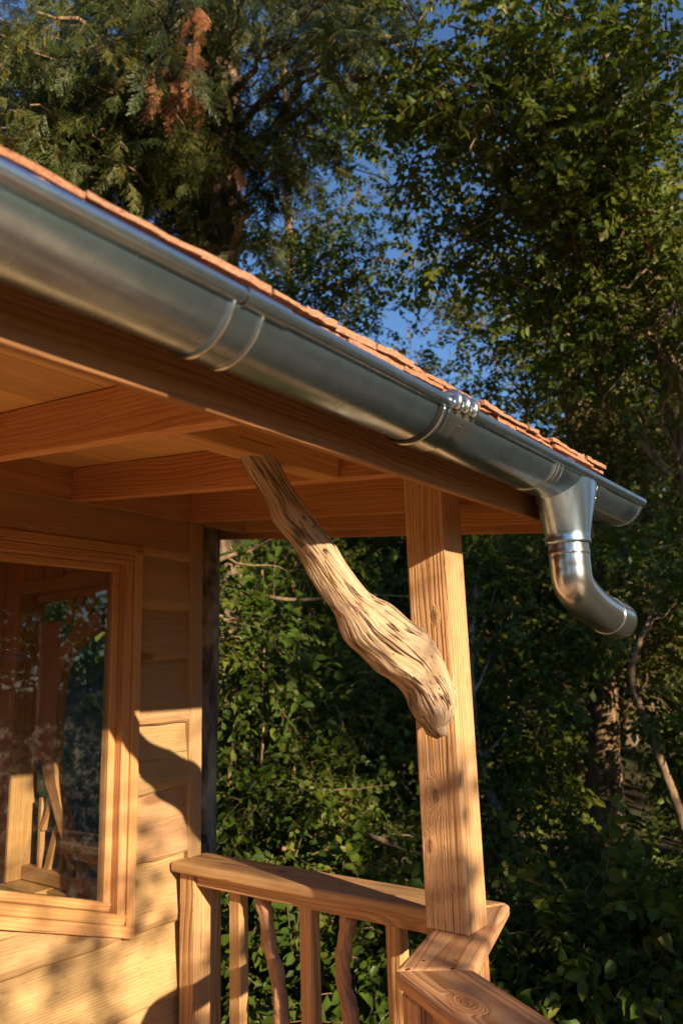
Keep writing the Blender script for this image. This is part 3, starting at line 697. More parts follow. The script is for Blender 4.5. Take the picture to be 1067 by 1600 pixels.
box("sub_rail", (2.372, 1.43, -.872), (2.508, 2.694, RT-RTH-.001), W_RAIL, bal, 1, .006)
box("newel_post", (2.362, 2.696, -2.0), (2.524, 2.790, RT-RTH-.001), W_POST, bal, 2, .005)
u3 = np.array([-.5, -.866, 0]); n3 = np.array([.866, -.5, 0]); j0 = np.array([1.898, 1.208, 0])
def bar3(nm, s, w, d, z0, z1, side=0., m=W_RAIL):
    c = j0+u3*s+n3*side; beam(nm, (c[0], c[1], z0), (c[0], c[1], z1), w, d, n3, m, bal, .005)
bar3("newel_post", .03, .095, .11, -2.0, RT-RTH-.001, -.035, W_POST)
p0 = j0+u3*.10; p1 = j0+u3*2.2
beam("sub_rail", (p0[0], p0[1], -.848), (p1[0], p1[1], -.848), .13, .046, (0, 0, 1), W_RAIL, bal, .006)
for q in range(9): bar3("baluster", .26+.22*q, .055, .055, -1.93, -.872)
bar3("newel_post", 2.25, .1, .1, -2.0, RT-RTH-.001, 0, W_POST)
for px in (371, 482, 618):
    yb = onX(px, 1470, 2.43)[1]; box("baluster", (2.412, yb-.033, -1.93), (2.466, yb+.033, -.873), W_RAIL, bal, 2, .005)
def branch_bal(pts, r):
    Q = [onX(px, py, 2.43) for px, py in pts]; Q = [Q[0]+np.array([0, 0, .03])]+Q; e = Q[-1].copy()
    Q += [e+np.array([.02, -.03, -.25]), e+np.array([-.01, .02, -.5])]
    Q = np.array(Q); Q[-1][2] = -1.94; n = 90; P = spline(Q, n); m = 28; T, N_, B_ = frames(P)
    a = np.linspace(0, 2*math.pi, m, endpoint=False); s = np.linspace(0, 1, n); SS, AA = np.meshgrid(s, a, indexing='ij'); tw = AA+1.5*SS
    R = r*(1+.14*vnoise(SS*7, np.cos(tw)*1.2+4, 61)+.15*vnoise(SS*13, np.sin(tw)*1.4, 62)+.09*np.abs(np.sin(tw*2.5))+.07*vnoise(SS*40, np.cos(tw)*3+9, 63)+.05*vnoise(SS*22, np.sin(tw)*7+2, 64))
    for s0, a0 in ((.12, 1.0), (.3, 4.6), (.32, 2.2), (.47, 5.2), (.6, 1.5)):
        d = (AA-a0+math.pi) % (2*math.pi)-math.pi; e2 = ((SS-s0)/.022)**2+(d/.6)**2
        R += r*.42*np.exp(-e2) - r*.55*np.exp(-e2*9)
    V = P[:, None, :]+R[..., None]*(np.cos(AA)[..., None]*N_[:, None, :]+np.sin(AA)[..., None]*B_[:, None, :])
    i = np.arange(n*m).reshape(n, m); j = np.roll(i, -1, 1)
    F = np.stack([i[:-1].ravel(), j[:-1].ravel(), j[1:].ravel(), i[1:].ravel()], 1)
    L = np.stack([SS*1.1, np.cos(tw)*.03, np.sin(tw)*.03], -1).reshape(-1, 3)+gofs()*[1, .1, .1]
    mesh("branch_baluster", V.reshape(-1, 3), F, W_BRAN, bal, attrs={"grain": ('FLOAT_VECTOR', L)}, smooth=True, label="crooked natural branch baluster with knots")
branch_bal([(411, 1409), (417, 1441), (421, 1478), (430, 1512), (437, 1550), (440, 1582), (442, 1600)], .029)
branch_bal([(544, 1436), (539, 1470), (535, 1507), (537, 1538), (545, 1570), (551, 1600)], .029)
box("bottom_rail", (2.405, 1.43, -1.975), (2.475, 2.694, -1.93), W_RAIL, bal, 1, .005)
for x, yv in ((1.935, 1.262), (1.985, 1.19), (1.862, 1.262), (1.93, 1.165), (2.40, 2.78), (2.49, 2.79), (2.2, 1.235), (2.09, 1.345)):
    V, F = tube_geo([(x, yv, RT-.001), (x, yv, RT+.0008)], .0042, 10, (True, True)); mesh("screw_head", V, F, M_SCREW, bal)

# ------------------------------------------------------------------ foliage
class Acc:
    """collects quads with a random value and a material slot"""
    def __init__(s): s.V = []; s.F = []; s.R = []; s.M = []; s.n = 0
    def add(s, V, F, R, M):
        s.V.append(V); s.F.append(F+s.n); s.R.append(R); s.M.append(M); s.n += len(V)
    def build(s, name, mats, parent, origin, **k):
        V = np.concatenate(s.V); F = np.concatenate(s.F); R = np.concatenate(s.R); Mi = np.concatenate(s.M)
        me = raw_mesh(name, V, F, np.asarray(origin, float), {"rnd": ('FLOAT', R)})
        for m in mats: me.materials.append(m)
        me.polygons.foreach_set("material_index", Mi.astype(np.int32))
        o = bpy.data.objects.new(name, me); link(o, origin, parent); return props(o, **k)
def strip(p, q, w, n):
    d = (q-p); side = np.cross(d, n); side = side/(np.linalg.norm(side)+1e-9)*w
    return np.array([p-side, p+side, q+side*.6, q-side*.6])
def leaf_shape(p, d, n, L, W, fold, curl):
    d = d/np.linalg.norm(d); s = np.cross(n, d); s /= np.linalg.norm(s); n = np.cross(d, s)
    up = n*fold*W
    pts = [p, p+d*L*.30+s*W*.5+up, p+d*L*.68+s*W*.42+up*.8-n*curl*L*.3, p+d*L-n*curl*L, p+d*L*.68-s*W*.42+up*.8-n*curl*L*.3, p+d*L*.30-s*W*.5+up]
    return np.array(pts), np.array([(0, 1, 2, 3), (0, 3, 4, 5)])
def twig_template(seed, n=10, L=.34, leaf=.075, asp=.62, droop=.25):
    r = np.random.default_rng(seed); V = []; F = []; R = []; M_ = []; c = 0
    pts = [np.zeros(3)]; d = np.array([1., 0, 0])
    for i in range(5): d = d+r.normal(0, .14, 3)+[0, 0, -droop*.12]; d /= np.linalg.norm(d); pts.append(pts[-1]+d*L/5)
    pts = np.array(pts)
    for i in range(5):
        for nn in (np.array([0, 0, 1.]), np.array([0, 1., 0])):
            V.append(strip(pts[i], pts[i+1], .0035*(1-i*.13), nn)); F.append(np.array([[0, 1, 2, 3]])+c); c += 4; R.append(np.full(4, .5)); M_.append([1])
    for i in range(n):
        t = (i+1.2)/(n+.4)*5; j = min(int(t), 4); p = pts[j]+(pts[j+1]-pts[j])*(t-j)
        side = 1 if i % 2 else -1
        dd = np.array([r.uniform(.2, .8), side*r.uniform(.6, 1.1), r.uniform(-.7, .3)]); nrm = np.array([r.normal(0, .5), r.normal(0, .5), 1.])
        if i == n-1: dd = np.array([1, r.normal(0, .2), -.2])
        l = leaf*r.uniform(.65, 1.2)
        v, f = leaf_shape(p, dd, nrm, l, l*asp*r.uniform(.85, 1.15), r.uniform(.05, .35), r.uniform(0, .25))
        V.append(v); F.append(f+c); c += len(v); R.append(np.full(6, r.uniform(0, 1))); M_.append([0, 0])
    return np.concatenate(V), np.concatenate(F), np.concatenate(R), np.concatenate(M_)
def frond_template(seed, L=.5):
    r = np.random.default_rng(seed); V = []; F = []; R = []; M_ = []; c = 0
    def put(p, q, w, n, m, rv):
        nonlocal c
        V.append(strip(p, q, w, n)); F.append(np.array([[0, 1, 2, 3]])+c); c += 4; R.append(np.full(4, rv)); M_.append([m])
    up = np.array([0, 0, 1.]); n = 18
    P = np.array([[L*t, .03*L*math.sin(3*t+seed), -.10*L*t*t] for t in np.linspace(0, 1, n+1)])
    for i in range(n):
        put(P[i], P[i+1], .004*(1-i/n*.6), up, 1 if i < n*.5 else 0, .4)
        for side in (-1, 1):
            if r.uniform() < .12: continue
            l2 = L*.36*(1-.75*(i/n))*r.uniform(.6, 1.15)+.02
            d = np.array([.75, side*r.uniform(.55, .9), r.uniform(-.25, .05)]); d /= np.linalg.norm(d)
            q0 = P[i]; m = max(3, int(l2/.022)); rv = r.uniform(0, 1)
            for k in range(m):
                a = q0+d*l2*k/m+np.array([0, 0, -.25*l2*(k/m)**2]); b = q0+d*l2*(k+1)/m+np.array([0, 0, -.25*l2*((k+1)/m)**2])
                put(a, b, .0055, up+r.normal(0, .2, 3), 0, rv)
                for s2 in (-1, 1):
                    if k == 0 or r.uniform() < .25: continue
                    e = d*.8+np.array([.35, s2*side*.0+s2*.6, -.1]); e /= np.linalg.norm(e)
                    put(a, a+e*.034*r.uniform(.6, 1.2)*(1-k/m*.4), .0048, up+r.normal(0, .35, 3), 0, np.clip(rv+r.normal(0, .15), 0, 1))
    return np.concatenate(V), np.concatenate(F), np.concatenate(R), np.concatenate(M_)
TW = [twig_template(s) for s in range(7)]
TWS = [twig_template(50+s, 12, .30, .05, .72) for s in range(5)]        # small round leaves
TWL = [twig_template(80+s, 7, .40, .11, .6) for s in range(4)]          # larger leaves, off-frame or far trees
FR = [frond_template(s) for s in range(5)]
def rotmats(d, roll):
    """x axis along d, z as upright as possible, then rolled"""
    d = d/np.linalg.norm(d, axis=1)[:, None]; up = np.tile([0, 0, 1.], (len(d), 1))
    s = np.cross(up, d); ns = np.linalg.norm(s, axis=1); s[ns < .05] = [0, 1, 0]; s /= np.linalg.norm(s, axis=1)[:, None]
    u = np.cross(d, s); c, si = np.cos(roll)[:, None], np.sin(roll)[:, None]
    return np.stack([d, c*s+si*u, -si*s+c*u], 2)
def scatter(acc, temps, pos, d, scale, roll=.5, seed=0, shade=None):
    r = np.random.default_rng(seed); n = len(pos); Rm = rotmats(d, r.normal(0, roll, n)); which = r.integers(0, len(temps), n)
    tone = r.uniform(0, 1, n) if shade is None else shade
    scale = np.broadcast_to(scale, (n,))
    for w, (V, F, R, Mi) in enumerate(temps):
        ix = np.nonzero(which == w)[0]
        if not len(ix): continue
        P = np.einsum('nij,vj->nvi', Rm[ix], V)*scale[ix][:, None, None]+pos[ix][:, None, :]
        Fa = F[None]+(np.arange(len(ix))*len(V))[:, None, None]
        Ra = np.clip(tone[ix][:, None]*.6+R[None]*.4, 0, 1)
        acc.add(P.reshape(-1, 3), Fa.reshape(-1, 4), Ra.ravel(), np.tile(Mi, len(ix)))
def wander(p, q, n, amp, r, sag=0.):
    t = np.linspace(0, 1, n)[:, None]; P = p+(q-p)*t; L = np.linalg.norm(q-p)
    k = np.cumsum(r.normal(0, 1, (n, 3)), 0); k -= k[0]+(k[-1]-k[0])*t; k /= max(1, math.sqrt(n))
    return P+k*amp*L+np.array([0, 0, -sag*L])*(4*t*(1-t))
class Wood:
    def __init__(s): s.V = []; s.F = []; s.n = 0
    def tube(s, P, R, sides=8):
        V, F = tube_geo(P, R, sides, (False, True)); s.V.append(V); s.F += [tuple(i+s.n for i in f) for f in F]; s.n += len(V)
    def build(s, name, mat, parent, origin): return mesh(name, np.concatenate(s.V), s.F, mat, parent, origin=origin, smooth=True)
def in_ell(r, n, c, rad, shell=.0):
    d = r.normal(0, 1, (n, 3)); d /= np.linalg.norm(d, axis=1)[:, None]
    q = (shell+(1-shell)*r.uniform(0, 1, n)**.5)[:, None]; return c+d*q*rad, d
def tree(name, label, base, trunk, r0, limbs, seed, barkm, leafm, temps=TW, scale=1., cat="tree", group=None, subs=6, per=16, spread=.55, droop=.3, sides=10, amp=.10, bare=0):
    """trunk: points from the ground up; limbs: (fraction along trunk, end point, radius)"""
    r = np.random.default_rng(seed); base = np.array(base, float)
    root = empty(name, base, label=label, cat=cat, group=group); w = Wood(); acc = Acc()
    P = spline(np.array(trunk, float), 22); P += .03*np.cumsum(r.normal(0, .25, P.shape), 0)*r0*4
    w.tube(P, r0*(1-.75*np.linspace(0, 1, 22)**1.1)+r0*.35*np.exp(-np.linspace(0, 1, 22)*14), sides)
    pos = []; dr = []; tw = Wood()
    for t, e, lr in limbs:
        s = P[int(t*21)]; e = np.array(e, float); lr *= .6; Q = wander(s, e, 14, amp, r, -.06); w.tube(Q, np.linspace(lr, lr*.25, 14), 7)
        L = np.linalg.norm(e-s)
        for k in range(bare):
            i = r.integers(4, 14); d = r.normal(0, 1, 3); d[2] -= .3; d /= np.linalg.norm(d); tw.tube(wander(Q[i]+r.normal(0, .15, 3), Q[i]+d*spread*r.uniform(.7, 1.7), 8, .22, r), np.linspace(.013, .005, 8)*r.uniform(.6, 1.3), 4)
        for k in range(subs):
            i = min(13, int(4+10*(k+r.uniform(0, 1))/subs)); d = r.normal(0, 1, 3); d[2] *= .6; d = d/np.linalg.norm(d)*.8+(e-s)/L*.7
            sl = spread*r.uniform(.6, 1.3); Z = wander(Q[i], Q[i]+d*sl, 7, .14, r); w.tube(Z, np.linspace(lr*.28, lr*.08, 7), 5)
            for z in Z[2:]:
                m = max(1, int(per/5+r.uniform(0, 1))); pp = z+r.normal(0, spread*.22, (m, 3)); dd = (pp-Q[i])+r.normal(0, .35, (m, 3)); dd[:, 2] -= droop*np.linalg.norm(dd, axis=1)
                pos.append(pp); dr.append(dd)
    w.build("trunk", barkm, root, base)
    if bare: tw.build("bare_twigs", B_TWIG, root, base)["kind"] = "stuff"
    pos = np.concatenate(pos); dr = np.concatenate(dr)
    scatter(acc, temps, pos, dr, scale*r.uniform(.55, 1.4, len(pos)), .6, seed+1)
    acc.build("crown", [leafm, B_TWIG], root, base, kind="stuff"); return root
def bush(name, label, c, rad, n, seed, leafm, temps=TW, scale=1., group=None, cat="shrub", stems=6, barkm=None, shell=.25):
    r = np.random.default_rng(seed); c = np.array(c, float); rad = np.array(rad, float)
    base = np.array([c[0], c[1], float(gz(c[0], c[1]))-.05]); root = empty(name, base, label=label, cat=cat, group=group); w = Wood(); acc = Acc()
    # lumpy mass: a handful of overlapping clumps
    pos = []; dr = []
    for k in range(max(5, int(n/45))):
        cc, _ = in_ell(r, 1, c, rad*.78); cr = rad*r.uniform(.22, .42)
        p, d = in_ell(r, int(n/max(5, int(n/45))), cc[0], cr, shell); pos.append(p); d[:, 2] -= .35; dr.append(d+r.normal(0, .4, d.shape))
        if k < stems*2: 
            Q = wander(base+r.normal(0, .12, 3)*[1, 1, 0], cc[0], 12, .10, r, -.05); w.tube(Q, np.linspace(.035, .008, 12)*r.uniform(.7, 1.3), 5)
    pos = np.concatenate(pos); dr = np.concatenate(dr)
    keep = pos[:, 2] > base[2]
    scatter(acc, temps, pos[keep], dr[keep], scale*r.uniform(.55, 1.4, keep.sum()), .6, seed+1)
    w.build("stem", barkm or B_TWIG, root, base); acc.build("foliage", [leafm, B_TWIG], root, base, kind="stuff"); return root
def down(p): return np.array([p[0], p[1], float(gz(p[0], p[1]))-.1])

# --- the big conifer behind the roof
def conifer():
    r = np.random.default_rng(3); a = at(325, 440, 7.6); b = at(345, 120, 8.2); t = at(330, -420, 9.4)
    base = down(at(322, 640, 7.4)); root = empty("conifer_tree", base, label="tall conifer with drooping fronds and a pale sunlit trunk above the shingles", cat="tree")
    w = Wood(); P = spline([base, (base+a)/2, a, b, t], 40)
    a_ = np.linspace(0, 2*math.pi, 26, endpoint=False); rad = .36*(1-.55*np.linspace(0, 1, 40))
    T, N_, B_ = frames(P); rings = []
    for i in range(40):
        rr = rad[i]*(1+.10*np.sin(a_*5+i*.25)+.07*np.sin(a_*9-i*.4)+.04*vnoise(a_*3, a_*0+i*.7, 9))
        rings.append(P[i]+(np.cos(a_)*rr)[:, None]*N_[i]+(np.sin(a_)*rr)[:, None]*B_[i])
    V, F = loft(rings); w.V.append(V); w.F += F; w.n += len(V)
    for px, py, d, lr, s in ((470, 110, 7.6, .10, .62), (420, 60, 7.4, .07, .68), (640, 100, 7.0, .06, .66), (395, 330, 7.0, .09, .5), (150, 60, 6.6, .06, .66), (60, 20, 6.2, .05, .68), (560, 30, 6.6, .05, .7), (240, -40, 6.2, .05, .74)):
        e = at(px, py, d); Q = wander(P[int(s*39)], e, 14, .09, r, -.05); w.tube(Q, np.linspace(lr, lr*.25, 14), 8)
    acc = Acc(); dead = Acc(); pos = []; dr = []; sc = []
    def boughs(n, x0, x1, y0, y1, d0, d1, m, spread=.35):
        for _ in range(n):
            e = at(r.uniform(x0, x1), r.uniform(y0, y1), r.uniform(d0, d1)); s = P[min(39, int(r.uniform(.5, .85)*39))]
            if 300 < (e@CR[0])/(e@CR[2])*FPX+533.5 < 392 and y1 > 100: continue
            out = (e-P[20]); out[2] = 0; out /= np.linalg.norm(out)+1e-6
            Q = wander(e-out*.9+np.array([0, 0, .25]), e, 8, .06, r, -.08); w.tube(Q, np.linspace(.016, .005, 8), 5)
            for z in Q[1:]:
                k = m; pp = z+r.normal(0, spread*.35, (k, 3)); dd = np.tile(out*.35, (k, 1))+r.normal(0, .35, (k, 3)); dd[:, 2] -= r.uniform(.35, 1.0, k)
                pos.append(pp); dr.append(dd); sc.append(r.uniform(.38, .8, k))
    boughs(96, -60, 320, -60, 300, 5.2, 8.0, 4); boughs(36, 60, 290, 120, 370, 6.0, 8.2, 4); boughs(34, 330, 640, -70, 70, 5.5, 8.0, 3)
    boughs(6, 400, 600, 110, 250, 6.0, 7.6, 3); boughs(6, 390, 470, 190, 400, 6.4, 7.2, 3); boughs(8, 250, 300, 270, 380, 6.8, 7.6, 3)
    pos = np.concatenate(pos); dr = np.concatenate(dr); sc = np.concatenate(sc)
    scatter(acc, FR, pos, dr, sc, .9, 5)
    # a dead russet bough hanging in front of the trunk
    pd = []; dd = []
    for k in range(48):
        f = r.uniform(0, 1); e = at(302+13*r.normal()+ (f > .6)*r.uniform(-55, 15), 10+f*150, 5.7+r.normal()*.12); pd.append(e); dd.append([r.normal()*.25-.12, r.normal()*.25, -1.])
    scatter(dead, FR, np.array(pd), np.array(dd), r.uniform(.3, .6, 48), 1.2, 6)
    pd = np.array([at(px, py, 6.3) for px, py in ((70, 190), (75, 210), (95, 200), (60, 195), (375, 270), (372, 262), (100, 215))]); dd = np.array([[.1, .1, -1.]]*7)+r.normal(0, .15, (7, 3))
    scatter(dead, FR, pd, dd, r.uniform(.35, .55, 7), 1., 8)
    w.build("trunk", B_CEDAR, root, base); acc.build("crown", [L_CEDAR, B_TWIG], root, base, kind="stuff")
    dead.build("dead_bough", [L_DEAD, B_TWIG], root, base, kind="stuff")
conifer()

# --- broadleaf trees
G_BACK = "broadleaf trees behind the veranda"
b1 = down(at(1190, 1300, 7.2))
tree("broadleaf_tree", "broadleaf tree whose long bare-topped limbs reach in from the right edge of the picture", b1,
     [b1, b1+[0, .1, 3], b1+[-.2, .3, 6.5], b1+[-.3, .5, 10]], .22,
     [(.62, at(585, 92, 6.6), .075), (.60, at(760, 140, 6.4), .05), (.64, at(700, 40, 6.4), .05), (.66, at(900, 30, 6.2), .05), (.55, at(830, 250, 7.0), .05), (.62, at(1000, 110, 6.0), .05),
      (.52, at(690, 330, 7.6), .05), (.5, at(960, 330, 6.8), .045), (.55, at(620, 230, 7.8), .04), (.68, at(1040, 20, 6.0), .045), (.62, at(640, 150, 7.8), .04), (.5, at(780, 400, 7.8), .04), (.7, at(600, 10, 7.0), .04), (.72, at(800, -30, 6.6), .04), (.7, at(950, 200, 7.6), .04), (.66, at(720, 210, 8.4), .04), (.6, at(1060, 300, 7.4), .04)], 101, B_BROWN, L_BROAD, bare=4, subs=9, per=19, spread=.62, group=G_BACK)
b2 = down(at(948, 1330, 9.2)); tk = at(938, 1000, 9.2)
tree("broadleaf_tree", "stout brown-trunked tree dappled with sun below the downpipe bend", b2,
     [b2, (b2+tk)/2, tk, tk+[0, 0, 3.5], tk+[.2, .3, 8]], .24,
     [(.35, at(800, 700, 9.4), .06), (.4, at(1050, 640, 9.0), .06), (.55, at(1000, 330, 9.6), .06), (.5, at(850, 450, 10), .06), (.45, at(700, 640, 10.), .05), (.33, at(930, 800, 8.6), .04),
      (.55, at(1080, 430, 9.0), .05), (.5, at(930, 540, 9.2), .05), (.38, at(1060, 820, 8.6), .04), (.33, at(830, 880, 8.8), .04), (.3, at(1040, 960, 8.4), .03), (.6, at(720, 480, 10.5), .05), (.45, at(640, 560, 10.5), .04)], 102, B_BROWN, L_OLIVE, TWS, 1.25, bare=7, subs=8, per=20, spread=.75, group=G_BACK)
b3 = down(at(965, 1000, 13.5)); tk = at(962, 860, 13.5)
tree("broadleaf_tree", "slim sunlit far trunk just right of the downpipe bend", b3, [b3, tk, tk+[.1, 0, 4], tk+[0, .2, 9]], .13,
     [(.45, at(880, 620, 13.5), .06), (.5, at(1060, 560, 13.5), .06), (.6, at(960, 420, 14), .06), (.6, at(780, 520, 14), .06), (.4, at(1000, 760, 13), .05), (.4, at(860, 780, 13.4), .05), (.65, at(1080, 330, 14), .06)], 103, B_CEDAR, L_OLIVE, TW, 1.5, bare=5, subs=8, per=18, spread=1.1, group=G_BACK)
b3b = down(at(1004, 1000, 14.2)); tk = at(1003, 850, 14.2)
tree("broadleaf_tree", "thin far trunk nearest the right edge beside the downpipe bend", b3b, [b3b, tk, tk+[.3, 0, 4], tk+[.5, .2, 8]], .10,
     [(.5, at(1080, 700, 14), .05), (.6, at(1020, 500, 14.5), .05), (.45, at(930, 700, 14.5), .05), (.62, at(880, 330, 15), .05), (.4, at(1080, 850, 14), .05)], 113, B_CEDAR, L_OLIVE, TW, 1.5, subs=8, per=18, spread=1.1, group=G_BACK)
b4 = down(at(455, 800, 10.2)); tk = at(452, 420, 10.4)
tree("broadleaf_tree", "fine-leaved tree silhouetted on blue sky between the conifer and the right-hand branches", b4, [b4, (b4+tk)/2, tk, tk+[.1, .1, 4.5]], .13,
     [(.62, at(440, 430, 9.6), .04), (.68, at(500, 340, 9.6), .045), (.64, at(400, 340, 9.6), .04), (.8, at(530, 220, 10), .04), (.75, at(455, 200, 10), .04), (.6, at(500, 450, 9.4), .035), (.7, at(560, 300, 10.2), .04), (.85, at(600, 150, 10.4), .035), (.58, at(560, 480, 10.0), .03), (.62, at(640, 400, 10.6), .04), (.9, at(420, 80, 10.4), .035), (.56, at(470, 500, 9.6), .03)], 104, B_BROWN, L_DARK, TWS, 1.15, subs=6, per=15, spread=.62, group=G_BACK)
b5 = down(at(572, 1300, 11.5)); tk = at(566, 1050, 11.5)
tree("broadleaf_tree", "thin pale-trunked tree deep in the shade between the driftwood brace and the handrail", b5, [b5, tk, tk+[0, .1, 2.5], tk+[.1, .2, 7]], .10,
     [(.4, at(480, 930, 10.5), .04), (.45, at(640, 900, 11), .04), (.5, at(560, 860, 10.8), .04), (.42, at(400, 880, 10.5), .04), (.5, at(700, 860, 11.5), .04), (.6, at(600, 700, 12), .05), (.65, at(700, 620, 12.5), .05), (.6, at(480, 700, 12), .05), (.35, at(800, 930, 11.5), .04)], 105, B_GREY, L_DARK, TW, 1.35, bare=4, subs=8, per=18, spread=.9, group=G_BACK)
# leaning pale stem right of the post
b6 = down(at(862, 1560, 6.6))
tree("leaning_sapling", "leaning pale mottled stem rising from lower right towards the post", b6, [b6, at(850, 1500, 6.6), at(820, 1390, 6.7), at(790, 1300, 6.8), at(745, 1180, 7.0), at(735, 1020, 7.2), at(750, 880, 7.5)], .085,
     [(.8, at(800, 960, 7.2), .025), (.9, at(700, 900, 7.6), .02), (.7, at(840, 1080, 7.0), .02), (.85, at(780, 850, 7.6), .02)], 106, B_GREY, L_DARK, TW, 1.0, subs=5, per=12, spread=.5, cat="sapling")
b7 = down(at(1085, 1500, 6.4))
tree("crooked_sapling", "crooked brown stem climbing at the right edge below the downpipe", b7, [b7, at(1075, 1330, 6.4), at(1035, 1200, 6.4), at(1000, 1110, 6.5), at(985, 1045, 6.5), at(1015, 960, 6.6), at(1040, 880, 6.8)], .05,
     [(.75, at(940, 1000, 6.6), .018), (.8, at(1060, 940, 6.4), .018), (.6, at(1060, 1080, 6.2), .015), (.9, at(980, 850, 6.8), .015)], 107, B_TWIG, L_DARK, TW, 1.0, subs=4, per=12, spread=.45, cat="sapling")

# --- grey weathered pole just behind the cabin corner
def pole():
    n, m = 60, 22; base = np.array([2.70, 2.99, -2.65]); top = np.array([2.69, 2.99, 1.2])
    s = np.linspace(0, 1, n); a = np.linspace(0, 2*math.pi, m, endpoint=False); SS, AA = np.meshgrid(s, a, indexing='ij')
    R = .062*(1+.05*vnoise(SS*14, np.cos(AA)*1.3, 71)+.05*vnoise(SS*9+3, np.sin(AA)*1.3, 72))
    V = base+(top-base)*SS[..., None]+np.stack([np.cos(AA)*R, np.sin(AA)*R, 0*R], -1); V[..., 0] += .012*np.sin(SS*9)
    i = np.arange(n*m).reshape(n, m); j = np.roll(i, -1, 1); F = np.stack([i[:-1].ravel(), j[:-1].ravel(), j[1:].ravel(), i[1:].ravel()], 1)
    o = mesh("weathered_pole", V.reshape(-1, 3), F, B_GREY, smooth=True, label="weathered grey pole standing upright just behind the cabin corner board", cat="pole")
    c = onY(320, 1311, 2.925); c[1] = 2.928
    V, F = tube_geo([c+[0, .03, 0], c, c+[0, -.008, 0]], [.02, .021, .012], 14, (True, True)); mesh("knot", V, F, M_RUB, o, smooth=True)
pole()

# --- undergrowth
G_SH = "leafy shrubs in the shaded undergrowth"
shr = [(380, 1000, 6.2, .9, 1.3, "tall leafy shrub in the gap right beside the grey pole"), (470, 1180, 6.6, 1.0, 1.2, "sprawling shrub filling the middle of the gap between cabin and post"),
       (590, 1060, 8.0, 1.2, 1.5, "dark shrub showing below the driftwood brace's middle"), (420, 1280, 5.8, .7, .9, "bright-leaved shrub just above the cabin end of the handrail"),
       (560, 1330, 5.6, .8, .8, "low shrub peeping over the handrail left of the post"), (640, 1180, 7.2, 1.0, 1.2, "shrub whose edge meets the left side of the post"),
       (400, 860, 8.2, 1.2, 1.2, "leafy shrub top just under the rafters beside the cabin corner"), (540, 900, 9.2, 1.4, 1.4, "shrub under the roof edge behind the upper driftwood brace"),
       (790, 1080, 8.4, .9, 1.5, "tall green shrub immediately right of the post's middle"), (800, 1250, 7.6, .7, 1.0, "shrub right of the post just above the leaning stem"),
       (870, 1400, 6.4, .8, .7, "sunlit small-leaved shrub right of the handrail corner"), (1010, 1420, 6.2, .8, .7, "shrub beneath the crooked stem at the lower right"),
       (1110, 1180, 7.8, .8, 1.2, "shrub cut by the right edge of the picture at mid height"), (780, 1460, 5.6, .6, .6, "low shrub behind the rounded handrail corner"),
       (720, 960, 10.2, 1.2, 1.6, "large shrub behind the upper part of the post"), (1060, 1010, 10.5, 1.0, 1.4, "shrub right of the downpipe mouth"), (850, 960, 12., 1.3, 1.6, "big shrub left of the downpipe bend, deep in the wood"),
       (470, 1450, 5.0, .8, .7, "shrub seen between the two branch balusters"), (620, 1500, 4.6, .7, .6, "shrub behind the baluster nearest the post"), (380, 1500, 5.4, .8, .8, "shrub seen through the gap beside the cabin newel"),
       (880, 1240, 12.0, 1.6, 1.0, "low dark shrub at the foot of the stout trunk"), (500, 1040, 12, 2.0, 2.0, "far broad shrub mass behind the brace and pole gap"), (640, 880, 14, 2.4, 2.4, "far shrub mass just below the roof's end"),
       (760, 760, 14.5, 2.4, 2.2, "far shrub mass behind the clip and the last shingles"), (960, 900, 16.5, 2.6, 2.6, "farthest shrub mass behind the downpipe"), (420, 760, 13, 2., 2., "far shrub mass hidden mostly by the rafters"), (1080, 760, 13, 2.0, 2.4, "far shrub mass beyond the gutter's end cap")]
for i, (px, py, d, rx, rz, lb) in enumerate(shr):
    mt = [L_DARK, L_BROAD, L_DARK][i % 3] if px < 700 else L_BROAD; far = d > 10  # lighter leaves on the right put sunlit patches into the colour
    bush("leafy_shrub", lb, at(px, py, d), (rx, rx, rz), int(330*(1.35 if far else 1.)), 300+i, mt, [TW, TWS, TW][i % 3] if not far else TWL, 1.0 if not far else 1.3, G_SH)
# broad-leaved bough in the lower right, nearer than the rest
bush("hanging_shrub", "cool green broad-leaved shrub low in the right corner behind the handrail", at(960, 1480, 4.6), (.75, .75, .42), 260, 401, L_BROAD, TW, 1.15, stems=4)
bush("hanging_shrub", "dark leafy shrub at the bottom right, directly behind the near handrail", at(830, 1570, 4.2), (.6, .6, .4), 200, 402, L_DARK, TW, 1.15, stems=4)
# fallen and bare branches in the undergrowth
def bare(pts, d, r, seed, label):
    q = np.random.default_rng(seed); P = spline([at(px, py, d+.15*q.normal()) for px, py in pts], 24); w = Wood(); w.tube(P, np.linspace(r, r*.35, 24), 7)
    for k in range(4):
        i = q.integers(6, 22); e = P[i]+q.normal(0, .25, 3); w.tube(wander(P[i], e, 6, .1, q), np.linspace(r*.4, r*.15, 6), 5)
    V = np.concatenate(w.V); mesh("bare_branch", V, w.F, B_TWIG, smooth=True, label=label, cat="branch", group="bare branches in the undergrowth")
bare([(440, 1325), (500, 1330), (560, 1345), (600, 1362), (660, 1385)], 5.2, .022, 1, "bare greenish branch lying just above the handrail")
bare([(400, 925), (440, 936), (500, 936), (560, 930), (640, 932)], 6.4, .02, 2, "thin horizontal bare branch crossing behind the driftwood brace")
bare([(540, 1300), (590, 1310), (630, 1325), (660, 1322)], 5.2, .02, 3, "short pale bare branch ending at the left side of the post")
bare([(330, 880), (360, 868), (390, 860), (430, 840)], 5.6, .022, 4, "pale bare branch in the gap beside the cabin corner under the roof")
bare([(1067, 1420), (1040, 1400), (1000, 1370), (960, 1330)], 5.6, .016, 5, "thin bare branch among the leaves at the lower right edge")

